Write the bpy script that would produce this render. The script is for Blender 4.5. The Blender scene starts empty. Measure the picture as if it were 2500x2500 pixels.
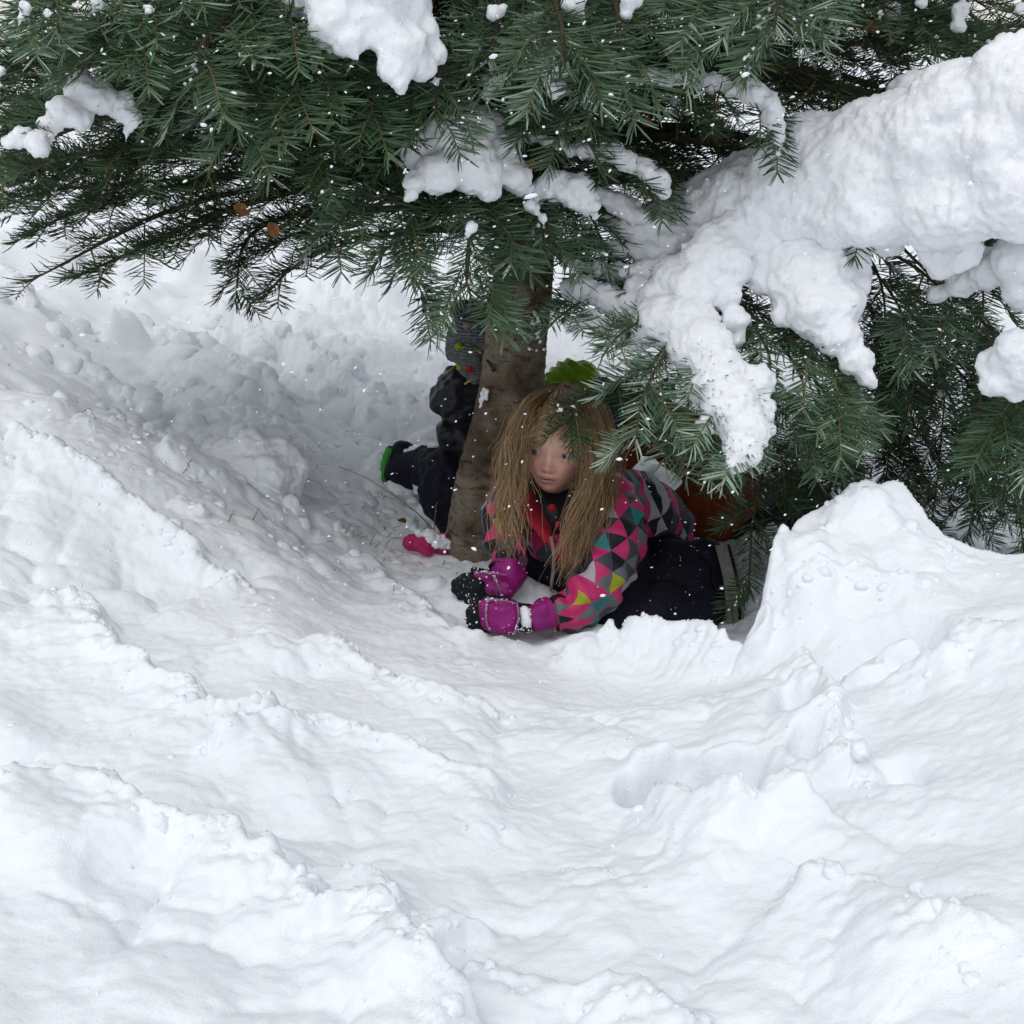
import bpy, math, random
import numpy as np
from mathutils import Matrix, Vector

rng = np.random.default_rng(7)
random.seed(7)
SC = bpy.context.scene
COL = SC.collection

# ------------------------------------------------------------------ camera
CAMZ, PITCH, FPX = 1.05, math.radians(22.0), 2775.0
cam_d = bpy.data.cameras.new('camera')
cam_d.sensor_width = 36.0
cam_d.lens = 36.0 * FPX / 2500.0
cam_d.clip_start = 0.02
cam_d.clip_end = 400.0
cam = bpy.data.objects.new('camera', cam_d)
COL.objects.link(cam)
cam.location = (0, 0, CAMZ)
cam.rotation_euler = (math.pi / 2 - PITCH, 0, 0)
SC.camera = cam

# ------------------------------------------------------------------ sky and sun (overcast snowfall)
SUN_EL, SUN_AZ = math.radians(66), math.radians(205)      # azimuth clockwise from +Y
world = bpy.data.worlds.new('World')
SC.world = world
world.use_nodes = True
wn, wl = world.node_tree.nodes, world.node_tree.links
wn.clear()
sky = wn.new('ShaderNodeTexSky')
sky.sky_type = 'NISHITA'
sky.sun_disc = False
sky.sun_elevation = SUN_EL
sky.sun_rotation = SUN_AZ
sky.air_density = 1.0
sky.dust_density = 1.0
sky.ozone_density = 1.0
hs = wn.new('ShaderNodeHueSaturation')
hs.inputs['Saturation'].default_value = 0.22
bg = wn.new('ShaderNodeBackground')
bg.inputs['Strength'].default_value = 0.13
wo = wn.new('ShaderNodeOutputWorld')
wl.new(sky.outputs[0], hs.inputs['Color'])
wl.new(hs.outputs[0], bg.inputs['Color'])
wl.new(bg.outputs[0], wo.inputs[0])

sun_d = bpy.data.lights.new('sun', 'SUN')
sun_d.energy = 0.9
sun_d.angle = math.radians(45)
sun_d.color = (1.0, 0.985, 0.96)
sun = bpy.data.objects.new('sun', sun_d)
COL.objects.link(sun)
sd = Vector((math.sin(SUN_AZ) * math.cos(SUN_EL), math.cos(SUN_AZ) * math.cos(SUN_EL), math.sin(SUN_EL)))
sun.rotation_euler = sd.to_track_quat('Z', 'Y').to_euler()
sun.location = sd * 20

vs = SC.view_settings
SC.display_settings.display_device = 'sRGB'
vs.view_transform = 'Standard'
vs.look = 'None'
vs.exposure = 0.40
vs.gamma = 1.0
vs.use_curve_mapping = False
SC.render.engine = 'CYCLES'
SC.cycles.use_denoising = True
SC.cycles.max_bounces = 6
SC.cycles.diffuse_bounces = 5
SC.cycles.transmission_bounces = 4

# ------------------------------------------------------------------ helpers
TP = math.tan(PITCH)


def P(u, v, Y):
    """point on the ray of photo pixel (u, v) at distance Y along the ground from the camera"""
    dx, dy = (u - 1250.0) / FPX, -(v - 1250.0) / FPX
    yc = math.cos(PITCH) + dy * math.sin(PITCH)
    zc = -math.sin(PITCH) + dy * math.cos(PITCH)
    t = Y / yc
    return np.array([dx * t, Y, CAMZ + zc * t])


def PP(lst):
    return np.array([P(*q[:3]) for q in lst])


def px(r, Y):
    """photo pixels to metres at distance Y"""
    return r * Y / 0.93 / FPX


def unit(a):
    a = np.asarray(a, float)
    return a / (np.linalg.norm(a, axis=-1, keepdims=True) + 1e-12)


_perm = np.random.default_rng(3).permutation(512).astype(np.int64)
_perm = np.concatenate([_perm, _perm, _perm])
_g3 = unit(np.random.default_rng(4).normal(size=(512, 3)))
_a2 = np.random.default_rng(5).uniform(0, 2 * np.pi, 512)
_g2 = np.stack([np.cos(_a2), np.sin(_a2)], 1)
_j2 = np.random.default_rng(6).uniform(0.08, 0.92, (512, 2))
_v1 = np.random.default_rng(8).uniform(0, 1, 512)


def _h2(i, j, s):
    return _perm[(_perm[(i + 31 * s) & 511] + j) & 511]


def perlin2(x, y, s=0):
    xi, yi = np.floor(x).astype(np.int64), np.floor(y).astype(np.int64)
    xf, yf = x - xi, y - yi
    u = xf * xf * xf * (xf * (xf * 6 - 15) + 10)
    w = yf * yf * yf * (yf * (yf * 6 - 15) + 10)

    def g(a, b):
        G = _g2[_h2(xi + a, yi + b, s)]
        return G[..., 0] * (xf - a) + G[..., 1] * (yf - b)
    return 1.5 * ((g(0, 0) * (1 - u) + g(1, 0) * u) * (1 - w) + (g(0, 1) * (1 - u) + g(1, 1) * u) * w)


def perlin3(p, s=0):
    i = np.floor(p).astype(np.int64)
    f = p - i
    w = f * f * f * (f * (f * 6 - 15) + 10)
    r = 0
    for a in (0, 1):
        for b in (0, 1):
            for c in (0, 1):
                h = _perm[(_h2(i[:, 0] + a, i[:, 1] + b, s) + i[:, 2] + c) & 511]
                d = (_g3[h] * (f - np.array([a, b, c]))).sum(1)
                r = r + d * (w[:, 0] if a else 1 - w[:, 0]) * (w[:, 1] if b else 1 - w[:, 1]) * (w[:, 2] if c else 1 - w[:, 2])
    return 1.5 * r


def fbm3(p, octv=3, s=0):
    r, a = 0, 1.0
    for k in range(octv):
        r = r + a * perlin3(p * 2.03 ** k, s + k)
        a *= 0.5
    return r


def fbm2(x, y, octv=3, s=0):
    r, a = 0, 1.0
    for k in range(octv):
        r = r + a * perlin2(x * 2.03 ** k, y * 2.03 ** k, s + k)
        a *= 0.5
    return r


def domes2(x, y, s=0):
    """cells of rounded lumps, 0..1, each lump with its own height"""
    xi, yi = np.floor(x).astype(np.int64), np.floor(y).astype(np.int64)
    best = np.full(x.shape, -1.0)
    for a in (-1, 0, 1):
        for b in (-1, 0, 1):
            h = _h2(xi + a, yi + b, s)
            jx, jy = _j2[h, 0], _j2[h, 1]
            rad = 0.45 + 0.75 * _v1[h]
            d2 = ((xi + a + jx - x) ** 2 + (yi + b + jy - y) ** 2) / rad ** 2
            best = np.maximum(best, np.sqrt(np.maximum(0, 1 - d2)) * rad * 0.8)
    return np.maximum(best, 0)


def sstep(a, b, x):
    t = np.clip((x - a) / (b - a), 0, 1)
    return t * t * (3 - 2 * t)


def catmull(pts, n):
    pts = np.asarray(pts, float)
    if len(pts) == 2:
        t = np.linspace(0, 1, n)[:, None]
        return pts[0] * (1 - t) + pts[1] * t
    q = np.vstack([2 * pts[0] - pts[1], pts, 2 * pts[-1] - pts[-2]])
    m = len(pts) - 1
    t = np.linspace(0, m - 1e-9, n)
    i = t.astype(int)
    f = (t - i)[:, None]
    a, b, c, d = q[i], q[i + 1], q[i + 2], q[i + 3]
    return 0.5 * (2 * b + (c - a) * f + (2 * a - 5 * b + 4 * c - d) * f ** 2 + (3 * b - 3 * c + d - a) * f ** 3)


def frames(path):
    T = unit(np.gradient(path, axis=0))
    ref = np.array([0.13, -0.4, 0.9])
    S = np.zeros_like(T)
    s = np.cross(T[0], ref)
    if np.linalg.norm(s) < 0.15:
        s = np.cross(T[0], [1, 0, 0])
    s = unit(s)
    for k in range(len(T)):
        s = unit(s - T[k] * (s @ T[k]))
        S[k] = s
    U = np.cross(S, T)
    return T, S, U


def mesh_np(name, V, F, mat=None, smooth=True, uv=None, attr=None, color=None):
    V = np.ascontiguousarray(V, np.float32)
    F = np.ascontiguousarray(F, np.int32)
    me = bpy.data.meshes.new(name)
    m, k = F.shape
    me.vertices.add(len(V))
    me.vertices.foreach_set('co', V.ravel())
    me.loops.add(m * k)
    me.loops.foreach_set('vertex_index', F.ravel())
    me.polygons.add(m)
    me.polygons.foreach_set('loop_start', np.arange(0, m * k, k, dtype=np.int32))
    me.polygons.foreach_set('use_smooth', np.full(m, smooth, dtype=bool))
    me.update(calc_edges=True)
    if uv is not None:
        l = me.uv_layers.new(name='UVMap')
        l.data.foreach_set('uv', np.ascontiguousarray(uv, np.float32).ravel())
    if attr is not None:
        for an, av in attr.items():
            a = me.attributes.new(an, 'FLOAT', 'POINT')
            a.data.foreach_set('value', np.ascontiguousarray(av, np.float32))
    if color is not None:
        a = me.attributes.new('tint', 'FLOAT_COLOR', 'POINT')
        c4 = np.ones((len(V), 4), np.float32)
        c4[:, :3] = color
        a.data.foreach_set('color', c4.ravel())
    if mat:
        me.materials.append(mat)
    return me


def attach(o, parent):
    o.parent = parent
    o.matrix_parent_inverse = Matrix.Translation(-Vector(parent.location)) if parent.type == 'EMPTY' else Matrix.Identity(4)


def obj(name, me, parent=None, label=None, cat=None, group=None, kind=None):
    o = bpy.data.objects.new(name, me)
    COL.objects.link(o)
    if parent is not None:
        attach(o, parent)
    tag(o, label, cat, group, kind)
    return o


def tag(o, label=None, cat=None, group=None, kind=None):
    for k, v in (('label', label), ('category', cat), ('group', group), ('kind', kind)):
        if v:
            o[k] = v


def thing(name, loc, label, cat, group=None):
    o = bpy.data.objects.new(name, None)
    COL.objects.link(o)
    o.location = tuple(float(c) for c in loc)
    o.empty_display_size = 0.05
    tag(o, label, cat, group)
    return o


def grid_faces(n, m, wrap=False):
    """quads of an n x m vertex grid (m wraps when asked)"""
    i = np.arange(n - 1)[:, None]
    j = np.arange(m if wrap else m - 1)[None, :]
    j2 = (j + 1) % m
    return np.stack([i * m + j, i * m + j2, (i + 1) * m + j2, (i + 1) * m + j], -1).reshape(-1, 4)


def tube(path, rad, seg=8, flat=None):
    """open tube of quads along a path; rad per ring, flat = (side, up) scale"""
    path = np.asarray(path, float)
    T, S, U = frames(path)
    a = np.linspace(0, 2 * np.pi, seg, endpoint=False)
    rad = np.broadcast_to(np.asarray(rad, float), (len(path),))
    fs, fu = flat if flat else (1, 1)
    V = path[:, None, :] + rad[:, None, None] * (np.cos(a)[None, :, None] * S[:, None, :] * fs + np.sin(a)[None, :, None] * U[:, None, :] * fu)
    return V.reshape(-1, 3), grid_faces(len(path), seg, True)


class Bag:
    """collects vertex and face arrays into one mesh"""

    def __init__(self):
        self.V, self.F, self.A, self.n = [], [], [], 0

    def add(self, V, F, a=None):
        V = np.asarray(V)
        self.V.append(V)
        self.F.append(np.asarray(F) + self.n)
        self.A.append(np.zeros(len(V)) if a is None else np.broadcast_to(a, (len(V),)))
        self.n += len(V)

    def get(self):
        return np.vstack(self.V), np.vstack(self.F), np.concatenate(self.A)


def ico(sub=2):
    import bmesh
    bm = bmesh.new()
    bmesh.ops.create_icosphere(bm, subdivisions=sub, radius=1)
    V = np.array([v.co[:] for v in bm.verts])
    F = np.array([[v.index for v in f.verts] for f in bm.faces])
    bm.free()
    return V, F


ICO1, ICO2, ICO3 = ico(1), ico(2), ico(3)


def cone_capsule(p0, r0, p1, r1, seg=14):
    p0, p1 = np.asarray(p0, float), np.asarray(p1, float)
    d = p1 - p0
    L = np.linalg.norm(d)
    if L < 1e-5:
        return p0 + ICO2[0] * max(r0, r1), ICO2[1]
    th = np.linspace(-np.pi / 2, 0, 5)[:-1]
    prof = [(r0 * math.sin(t), r0 * math.cos(t)) for t in th] + [(0, r0), (L * 0.5, (r0 + r1) / 2), (L, r1)] + \
           [(L + r1 * math.sin(t), r1 * math.cos(t)) for t in np.linspace(0, np.pi / 2, 5)[1:]]
    T = d / L
    s = np.cross(T, [0.3, 0.5, 0.8])
    s = s / np.linalg.norm(s)
    w = np.cross(T, s)
    a = np.linspace(0, 2 * np.pi, seg, endpoint=False)
    ring = np.cos(a)[:, None] * s + np.sin(a)[:, None] * w
    V = np.vstack([p0 + T * q + ring * max(r, 1e-4) for q, r in prof])
    F = grid_faces(len(prof), seg, True)
    F = np.vstack([F[:, [0, 1, 2]], F[:, [0, 2, 3]]])
    return V, F


def blob(parts, voxel, smooth=6, noise=()):
    """union of shapes (capsules or raw (V, F) triangle meshes) grown into one skin; noise = (amp, freq, seed)..."""
    bag = Bag()
    for q in parts:
        if len(q) == 4:
            bag.add(*cone_capsule(*q))
        else:
            bag.add(*q)
    V, F, _ = bag.get()
    me = mesh_np('grow', V, F)
    o = bpy.data.objects.new('grow', me)
    COL.objects.link(o)
    r = o.modifiers.new('r', 'REMESH')
    r.mode = 'VOXEL'
    r.voxel_size = voxel
    if smooth:
        s = o.modifiers.new('s', 'SMOOTH')
        s.factor = 0.5
        s.iterations = smooth
    dg = bpy.context.evaluated_depsgraph_get()
    ev = o.evaluated_get(dg)
    m2 = bpy.data.meshes.new_from_object(ev)
    V = np.empty(len(m2.vertices) * 3, np.float32)
    m2.vertices.foreach_get('co', V)
    V = V.reshape(-1, 3).astype(float)
    F = np.empty(len(m2.loops), np.int32)
    m2.loops.foreach_get('vertex_index', F)
    F = F.reshape(-1, 4)
    N = normals(V, F)
    for amp, fr, sd_ in noise:
        V = V + N * (amp * fbm3(V * fr, 2, sd_))[:, None]
    bpy.data.objects.remove(o)
    bpy.data.meshes.remove(me)
    bpy.data.meshes.remove(m2)
    return V, F


def normals(V, F):
    a, b, c = V[F[:, 0]], V[F[:, 1]], V[F[:, 2]]
    n = np.cross(b - a, c - a)
    if F.shape[1] == 4:
        d = V[F[:, 3]]
        n = np.cross(c - a, d - b)
    N = np.zeros_like(V)
    for k in range(F.shape[1]):
        for ax in range(3):
            N[:, ax] += np.bincount(F[:, k], n[:, ax], len(V))
    return unit(N)


# ------------------------------------------------------------------ materials
def mat(name, rough=0.7, spec=0.3):
    m = bpy.data.materials.new(name)
    m.use_nodes = True
    nt = m.node_tree
    b = nt.nodes['Principled BSDF']
    b.inputs['Roughness'].default_value = rough
    b.inputs['Specular IOR Level'].default_value = spec
    return m, nt, b


def node(nt, typ, **kw):
    n = nt.nodes.new(typ)
    for k, v in kw.items():
        if k in n.inputs.keys() if hasattr(n, 'inputs') else False:
            n.inputs[k].default_value = v
        else:
            setattr(n, k, v)
    return n


def ramp(nt, fac, stops, interp='LINEAR'):
    r = nt.nodes.new('ShaderNodeValToRGB')
    r.color_ramp.interpolation = interp
    e = r.color_ramp.elements
    while len(e) < len(stops):
        e.new(0.5)
    for el, (p_, c) in zip(e, stops):
        el.position = p_
        el.color = (*c, 1)
    nt.links.new(fac, r.inputs[0])
    return r.outputs[0]


def noise_fac(nt, scale, detail=3, coord='Object', rough=0.55, stretch=None):
    tc = nt.nodes.new('ShaderNodeTexCoord')
    out = tc.outputs[coord]
    if stretch:
        mp = nt.nodes.new('ShaderNodeMapping')
        mp.inputs['Scale'].default_value = stretch
        nt.links.new(out, mp.inputs[0])
        out = mp.outputs[0]
    n = nt.nodes.new('ShaderNodeTexNoise')
    n.inputs['Scale'].default_value = scale
    n.inputs['Detail'].default_value = detail
    n.inputs['Roughness'].default_value = rough
    nt.links.new(out, n.inputs['Vector'])
    return n.outputs[0]


def bump(nt, b, fac, strength, dist):
    n = nt.nodes.new('ShaderNodeBump')
    n.inputs['Strength'].default_value = strength
    n.inputs['Distance'].default_value = dist
    nt.links.new(fac, n.inputs['Height'])
    prev = b.inputs['Normal'].links
    if prev:
        nt.links.new(prev[0].from_socket, n.inputs['Normal'])
    nt.links.new(n.outputs[0], b.inputs['Normal'])


def cloth(name, col, col2=None, scale=60, rough=0.75, bs=0.25, bd=0.004):
    m, nt, b = mat(name, rough, 0.25)
    col2 = col2 or tuple(c * 0.7 for c in col)
    f = noise_fac(nt, scale, 4)
    nt.links.new(ramp(nt, f, [(0.3, col2), (0.7, col)]), b.inputs['Base Color'])
    bump(nt, b, f, bs, bd)
    return m


def snow_mat(name, col, b1=0.35):
    m, nt, b = mat(name, 0.65, 0.2)
    f = noise_fac(nt, 14, 4)
    nt.links.new(ramp(nt, f, [(0.25, tuple(c * 0.975 for c in col)), (0.75, col)]), b.inputs['Base Color'])
    bump(nt, b, noise_fac(nt, 70, 5, rough=.65), b1 * .8, 0.008)
    bump(nt, b, noise_fac(nt, 380, 4, rough=0.75), b1 * 1.3, 0.003)
    return m


M_SNOW = snow_mat('snow', (0.885, 0.915, 0.95))
M_SNOWF = snow_mat('fresh_snow', (0.90, 0.915, 0.945), 0.4)

# bark
M_BARK, nt, b = mat('fir_bark', 0.85, 0.15)
f1 = noise_fac(nt, 9, 5)
base = ramp(nt, f1, [(0.28, (0.065, 0.046, 0.031)), (0.44, (0.16, 0.118, 0.080)), (0.56, (0.27, 0.225, 0.165)), (0.75, (0.17, 0.132, 0.090))])
f2 = noise_fac(nt, 22, 4, stretch=(1, 1, 2.6))
mx = node(nt, 'ShaderNodeMix', data_type='RGBA')
nt.links.new(ramp(nt, f2, [(0.52, (0, 0, 0)), (0.66, (.9, .9, .9))]), mx.inputs[0])
nt.links.new(base, mx.inputs[6])
mx.inputs[7].default_value = (0.075, 0.045, 0.026, 1)
f3 = noise_fac(nt, 6.5, 3)
mx2 = node(nt, 'ShaderNodeMix', data_type='RGBA')
nt.links.new(ramp(nt, f3, [(0.60, (0, 0, 0)), (0.70, (0.8, 0.8, 0.8))]), mx2.inputs[0])
nt.links.new(mx.outputs[2], mx2.inputs[6])
mx2.inputs[7].default_value = (0.06, 0.068, 0.028, 1)
f4 = noise_fac(nt, 30, 3, stretch=(1, 1, 4.5))
mx3 = node(nt, 'ShaderNodeMix', data_type='RGBA')
nt.links.new(ramp(nt, f4, [(0.64, (0, 0, 0)), (0.72, (.7, .7, .7))]), mx3.inputs[0])
nt.links.new(mx2.outputs[2], mx3.inputs[6])
mx3.inputs[7].default_value = (0.035, 0.026, 0.02, 1)
nt.links.new(mx3.outputs[2], b.inputs['Base Color'])
bump(nt, b, noise_fac(nt, 45, 7, rough=.65), 0.9, 0.022)
bump(nt, b, f4, 0.3, 0.004)

M_TWIG, nt, b = mat('twig_bark', 0.8, 0.2)
a = node(nt, 'ShaderNodeAttribute', attribute_name='age')
tw = ramp(nt, a.outputs['Fac'], [(0.0, (0.24, 0.19, 0.07)), (0.35, (0.13, 0.10, 0.05)), (1.0, (0.055, 0.043, 0.033))])
nt.links.new(tw, b.inputs['Base Color'])
bump(nt, b, noise_fac(nt, 150, 3), 0.5, 0.003)


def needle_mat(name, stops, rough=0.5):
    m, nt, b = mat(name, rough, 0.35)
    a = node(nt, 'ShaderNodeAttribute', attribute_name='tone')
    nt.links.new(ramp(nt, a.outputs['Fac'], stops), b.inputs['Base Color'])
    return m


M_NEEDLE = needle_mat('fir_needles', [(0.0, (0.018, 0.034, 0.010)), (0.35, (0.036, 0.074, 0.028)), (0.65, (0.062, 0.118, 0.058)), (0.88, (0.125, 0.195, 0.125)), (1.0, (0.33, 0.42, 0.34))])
# ------------------------------------------------------------------ snow ground
def tps_fit(pts, lam=2e-4):
    X, z = pts[:, :2], pts[:, 2]
    n = len(X)
    d = np.linalg.norm(X[:, None] - X[None], axis=-1)
    K = d ** 2 * np.log(d + 1e-9) + lam * np.eye(n)
    Q = np.hstack([np.ones((n, 1)), X])
    A = np.block([[K, Q], [Q.T, np.zeros((3, 3))]])
    w = np.linalg.solve(A, np.concatenate([z, np.zeros(3)]))
    return X, w


def tps_eval(fit, x, y):
    X, w = fit
    n = len(X)
    out = w[n] + w[n + 1] * x + w[n + 2] * y
    for k in range(n):
        r2 = (x - X[k, 0]) ** 2 + (y - X[k, 1]) ** 2
        out = out + w[k] * 0.5 * r2 * np.log(r2 + 1e-9)
    return out


bank_px = [  # the snow bank in the foreground: photo pixel and distance
    (1250, 2500, .80), (1250, 2300, .95), (1250, 2000, 1.20), (1250, 1800, 1.45), (1250, 1700, 1.60), (1200, 1600, 1.80),
    (800, 1700, 1.5), (600, 1500, 1.75), (900, 1560, 1.80), (800, 2100, 1.08), (400, 2000, 1.10), (400, 2500, .75), (0, 2500, .70),
    (0, 2000, 1.1), (400, 1500, 1.75), (0, 1500, 1.62), (0, 1200, 2.0), (-100, 900, 2.55), (150, 1000, 2.35), (300, 1200, 2.1),
    (1600, 2500, .80), (2000, 2500, .76), (2500, 2500, .70), (1700, 2100, 1.06), (2100, 2100, .99), (2500, 2100, .9), (1600, 1800, 1.42),
    (1450, 1560, 1.80), (1600, 1575, 1.76), (1700, 1620, 1.68), (1810, 1650, 1.60), (1780, 1700, 1.52), (1876, 1348, 1.75), (1882, 1430, 1.69), (1935, 1335, 1.765), (1950, 1680, 1.48), (2100, 1700, 1.38), (2500, 1700, 1.2),
    (1900, 1500, 1.64), (1900, 1360, 1.74), (1980, 1300, 1.78), (2050, 1225, 1.83), (2090, 1195, 1.83), (2150, 1240, 1.80), (2260, 1345, 1.74), (2380, 1380, 1.68), (2500, 1400, 1.62), (2300, 1500, 1.55), (2500, 1520, 1.45)]
bank = np.vstack([PP(bank_px), np.array([[0, -1, .3], [-1.5, -1, .5], [1.5, -1, .5], [-1.6, 1, .42], [1.6, 1, .42], [2.5, 2, .4], [-2.5, 2, .5], [0, 0.3, .26], [0, 3, .0], [2, 4, .3], [-2, 4, .6], [-8, 0, .7], [8, 0, .7], [0, -8, .5], [0, 20, .5]])])
floor_px = [(1150, 1350, 2.37), (900, 1300, 2.45), (800, 1400, 2.2), (1000, 1150, 2.85), (1000, 1050, 3.1), (1000, 900, 3.6), (900, 800, 4.0), (800, 650, 4.8), (700, 560, 5.5),
            (200, 950, 2.75), (400, 1080, 2.6), (600, 1200, 2.4), (350, 900, 3.05), (500, 1000, 2.8), (0, 700, 3.3), (150, 850, 2.95), (300, 700, 3.6), (100, 560, 4.5), (50, 800, 2.9),
            (0, 1200, 2.0), (150, 1000, 2.35), (-100, 900, 2.55), (300, 1200, 2.1), (450, 1300, 2.1), (1640, 1160, 2.9), (2400, 1230, 2.7), (2400, 1000, 3.3), (2200, 800, 4.2), (600, 1450, 2.0)]
floor_xyz = [[-.1, 2.0, .0], [.05, 2.0, -.005], [.1, 2.1, -.01], [.3, 2.1, -.07], [.45, 2.1, -.07], [.6, 2.2, -.03], [.7, 2.05, .0], [.9, 2.1, .0], [1.2, 2.2, .05], [.2, 2.4, -.02], [-.2, 2.6, .0], [.1, 2.7, .0], [.5, 2.5, -.05],
             [-.35, 2.05, .03], [0, 1.5, -.03], [-1, 1.5, .1], [1, 1.5, .0], [2, 1.5, .2], [-2, 1.5, .4], [0, 0, 0], [-2, 3, .45],
             [0, 10, .62], [-6, 10, .7], [6, 10, .6], [0, 25, 1.0], [-20, 25, 1.0], [20, 25, 1.0], [0, 70, 1.05], [-50, 70, 1.05], [50, 70, 1.05], [-40, 0, .8], [40, 0, .8], [0, -30, .6], [3, 3, .2], [4, 5, .4]]
floor = np.vstack([PP(floor_px), np.array(floor_xyz, float)])
FIT_B, FIT_F = tps_fit(bank), tps_fit(floor)

rim_uY = [(-500, 2.8, .34), (0, 2.60, .30), (200, 2.45, .28), (500, 2.15, .22), (850, 1.98, .16), (1100, 1.90, .11), (1300, 1.87, .07), (1420, 1.86, .04), (1560, 1.83, .03), (1690, 1.76, .03), (1790, 1.68, .03),
          (1838, 1.67, .025), (1872, 1.78, .025), (1960, 1.84, .03), (2060, 1.89, .035), (2160, 1.88, .035), (2270, 1.80, .035), (2520, 1.70, .04), (3200, 1.62, .08)]
rim_x = np.array([(u - 1250) / FPX * Y / .905 for u, Y, w in rim_uY])
rim_y = np.array([Y for u, Y, w in rim_uY])
rim_w = np.array([w for u, Y, w in rim_uY])


def base_h(x, y):
    x, y = np.asarray(x, float), np.asarray(y, float)
    wob = 0.025 * perlin2(x * 9, y * 2, 11) + 0.012 * perlin2(x * 23, y * 3, 12)
    w = np.interp(x, rim_x, rim_w)
    yr = np.interp(x, rim_x, rim_y) + wob * sstep(.16, .05, w)
    m = sstep(-1, 1, (yr - y) / w)
    hb, hf = tps_eval(FIT_B, x, y), tps_eval(FIT_F, x, y)
    return hf * (1 - m) + hb * m, m


def ray_ground(u, v, fn=None, y0=0.45, y1=9.0):
    Y = np.concatenate([np.arange(y0, 3.2, 0.008), np.arange(3.2, y1, 0.04)])
    a, c = P(u, v, 1.0), P(u, v, 2.0)
    q = a + (c - a) * (Y - 1.0)[:, None]
    h = (fn or (lambda x, y: base_h(x, y)[0]))(q[:, 0], q[:, 1])
    k = np.argmax(q[:, 2] < h)
    return q[k] if (q[:, 2] < h).any() else q[-1]


def poly_sd(x, y, line):
    """signed distance to a polyline running left to right; positive on the camera's side"""
    c = catmull(np.hstack([line, np.zeros((len(line), 1))]), 12 * len(line))[:, :2]
    T = unit(np.gradient(c, axis=0))
    T = unit(np.stack([np.convolve(np.pad(T[:, k], 3, 'edge'), np.ones(7) / 7, 'valid') for k in (0, 1)], 1))
    best = np.full(x.shape, 99.0)
    idx = np.zeros(x.shape, int)
    for i, (cx, cy) in enumerate(c):
        d = (x - cx) ** 2 + (y - cy) ** 2
        k = d < best
        best = np.where(k, d, best)
        idx = np.where(k, i, idx)
    s = T[idx, 1] * (x - c[idx, 0]) - T[idx, 0] * (y - c[idx, 1])
    best = np.sqrt(best)
    f = idx / (len(c) - 1.0)
    return np.where(s >= 0, best, -best), sstep(0, .09, f) * sstep(1, .91, f)


ridges = [  # broken crust edges: pixels along the crest, height, width towards the camera
    ([(120, 1480), (213, 1545), (285, 1610), (323, 1655), (414, 1713), (466, 1713), (498, 1778), (582, 1785), (744, 1778)], .030, .10),
    ([(479, 1888), (582, 1856), (680, 1836), (776, 1817), (906, 1856), (1035, 1901), (1139, 1940), (1260, 1950)], .022, .09),
    ([(-260, 2110), (-120, 2080), (97, 2063), (226, 2024), (349, 2069), (414, 2127), (518, 2160), (602, 2192), (647, 2250), (699, 2237), (763, 2302), (809, 2354), (906, 2360), (970, 2419), (1040, 2480), (1140, 2580), (1260, 2700)], .040, .13),
    ([(608, 2195), (744, 2182), (854, 2199), (919, 2244), (1003, 2315), (1100, 2328), (1150, 2365)], .016, .05),
    ([(780, 1590), (900, 1650), (1000, 1700), (1080, 1740), (1230, 1760)], .016, .08),
    ([(930, 1420), (1010, 1500), (1100, 1560), (1200, 1580)], .012, .06),
    ([(0, 1110), (120, 1150), (260, 1240), (380, 1330), (520, 1420), (640, 1480)], .020, .10),
    ([(-60, 640), (30, 700), (90, 790), (160, 860), (250, 960), (330, 1010), (430, 1060)], .035, .10),
    ([(1330, 1640), (1420, 1590), (1500, 1570), (1600, 1560), (1700, 1590), (1780, 1640)], .022, .05),
    ([(1480, 1560), (1540, 1590), (1620, 1560), (1760, 1620)], .012, .04),
    ([(1930, 1640), (2010, 1730), (2060, 1850), (2110, 1930)], .026, .06),
    ([(2120, 1630), (2200, 1625), (2270, 1668), (2340, 1610)], .020, .06),
    ([(1570, 1995), (1650, 1985), (1740, 1985), (1790, 2035), (1850, 2020), (1910, 1990)], .022, .07),
    ([(1950, 2160), (2100, 2200), (2260, 2300), (2420, 2380)], .014, .09),
    ([(1120, 2420), (1300, 2440), (1480, 2480), (1600, 2520), (1760, 2620)], .014, .07),
    ([(1866, 1480), (1872, 1400), (1880, 1352), (1935, 1338), (2045, 1238), (2092, 1205), (2150, 1245), (2260, 1352), (2400, 1392)], .008, .05),
    ([(1900, 1480), (1990, 1440), (2120, 1430), (2260, 1470)], .008, .06),
    ([(520, 800), (640, 860), (760, 930), (900, 990)], .025, .10),
    ([(330, 780), (450, 850), (620, 960), (700, 1040)], .030, .10),
]
pits = [  # hollows: pixel of the near lip, how far beyond it the centre lies, radii, depth
    (1640, 1990, .065, .068, .058, .15), (1780, 2025, .078, .080, .070, .21), (2240, 1650, .09, .09, .085, .11), (2130, 1560, .05, .07, .07, .02),
    (2035, 1900, .05, .035, .055, .08), (1960, 1800, .05, .04, .06, .07), (2230, 1960, .05, .035, .05, .03), (1850, 2150, .06, .05, .06, .02),
    (250, 2300, .06, .08, .07, .03), (1800, 1650, .03, .04, .03, .03)]
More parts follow.
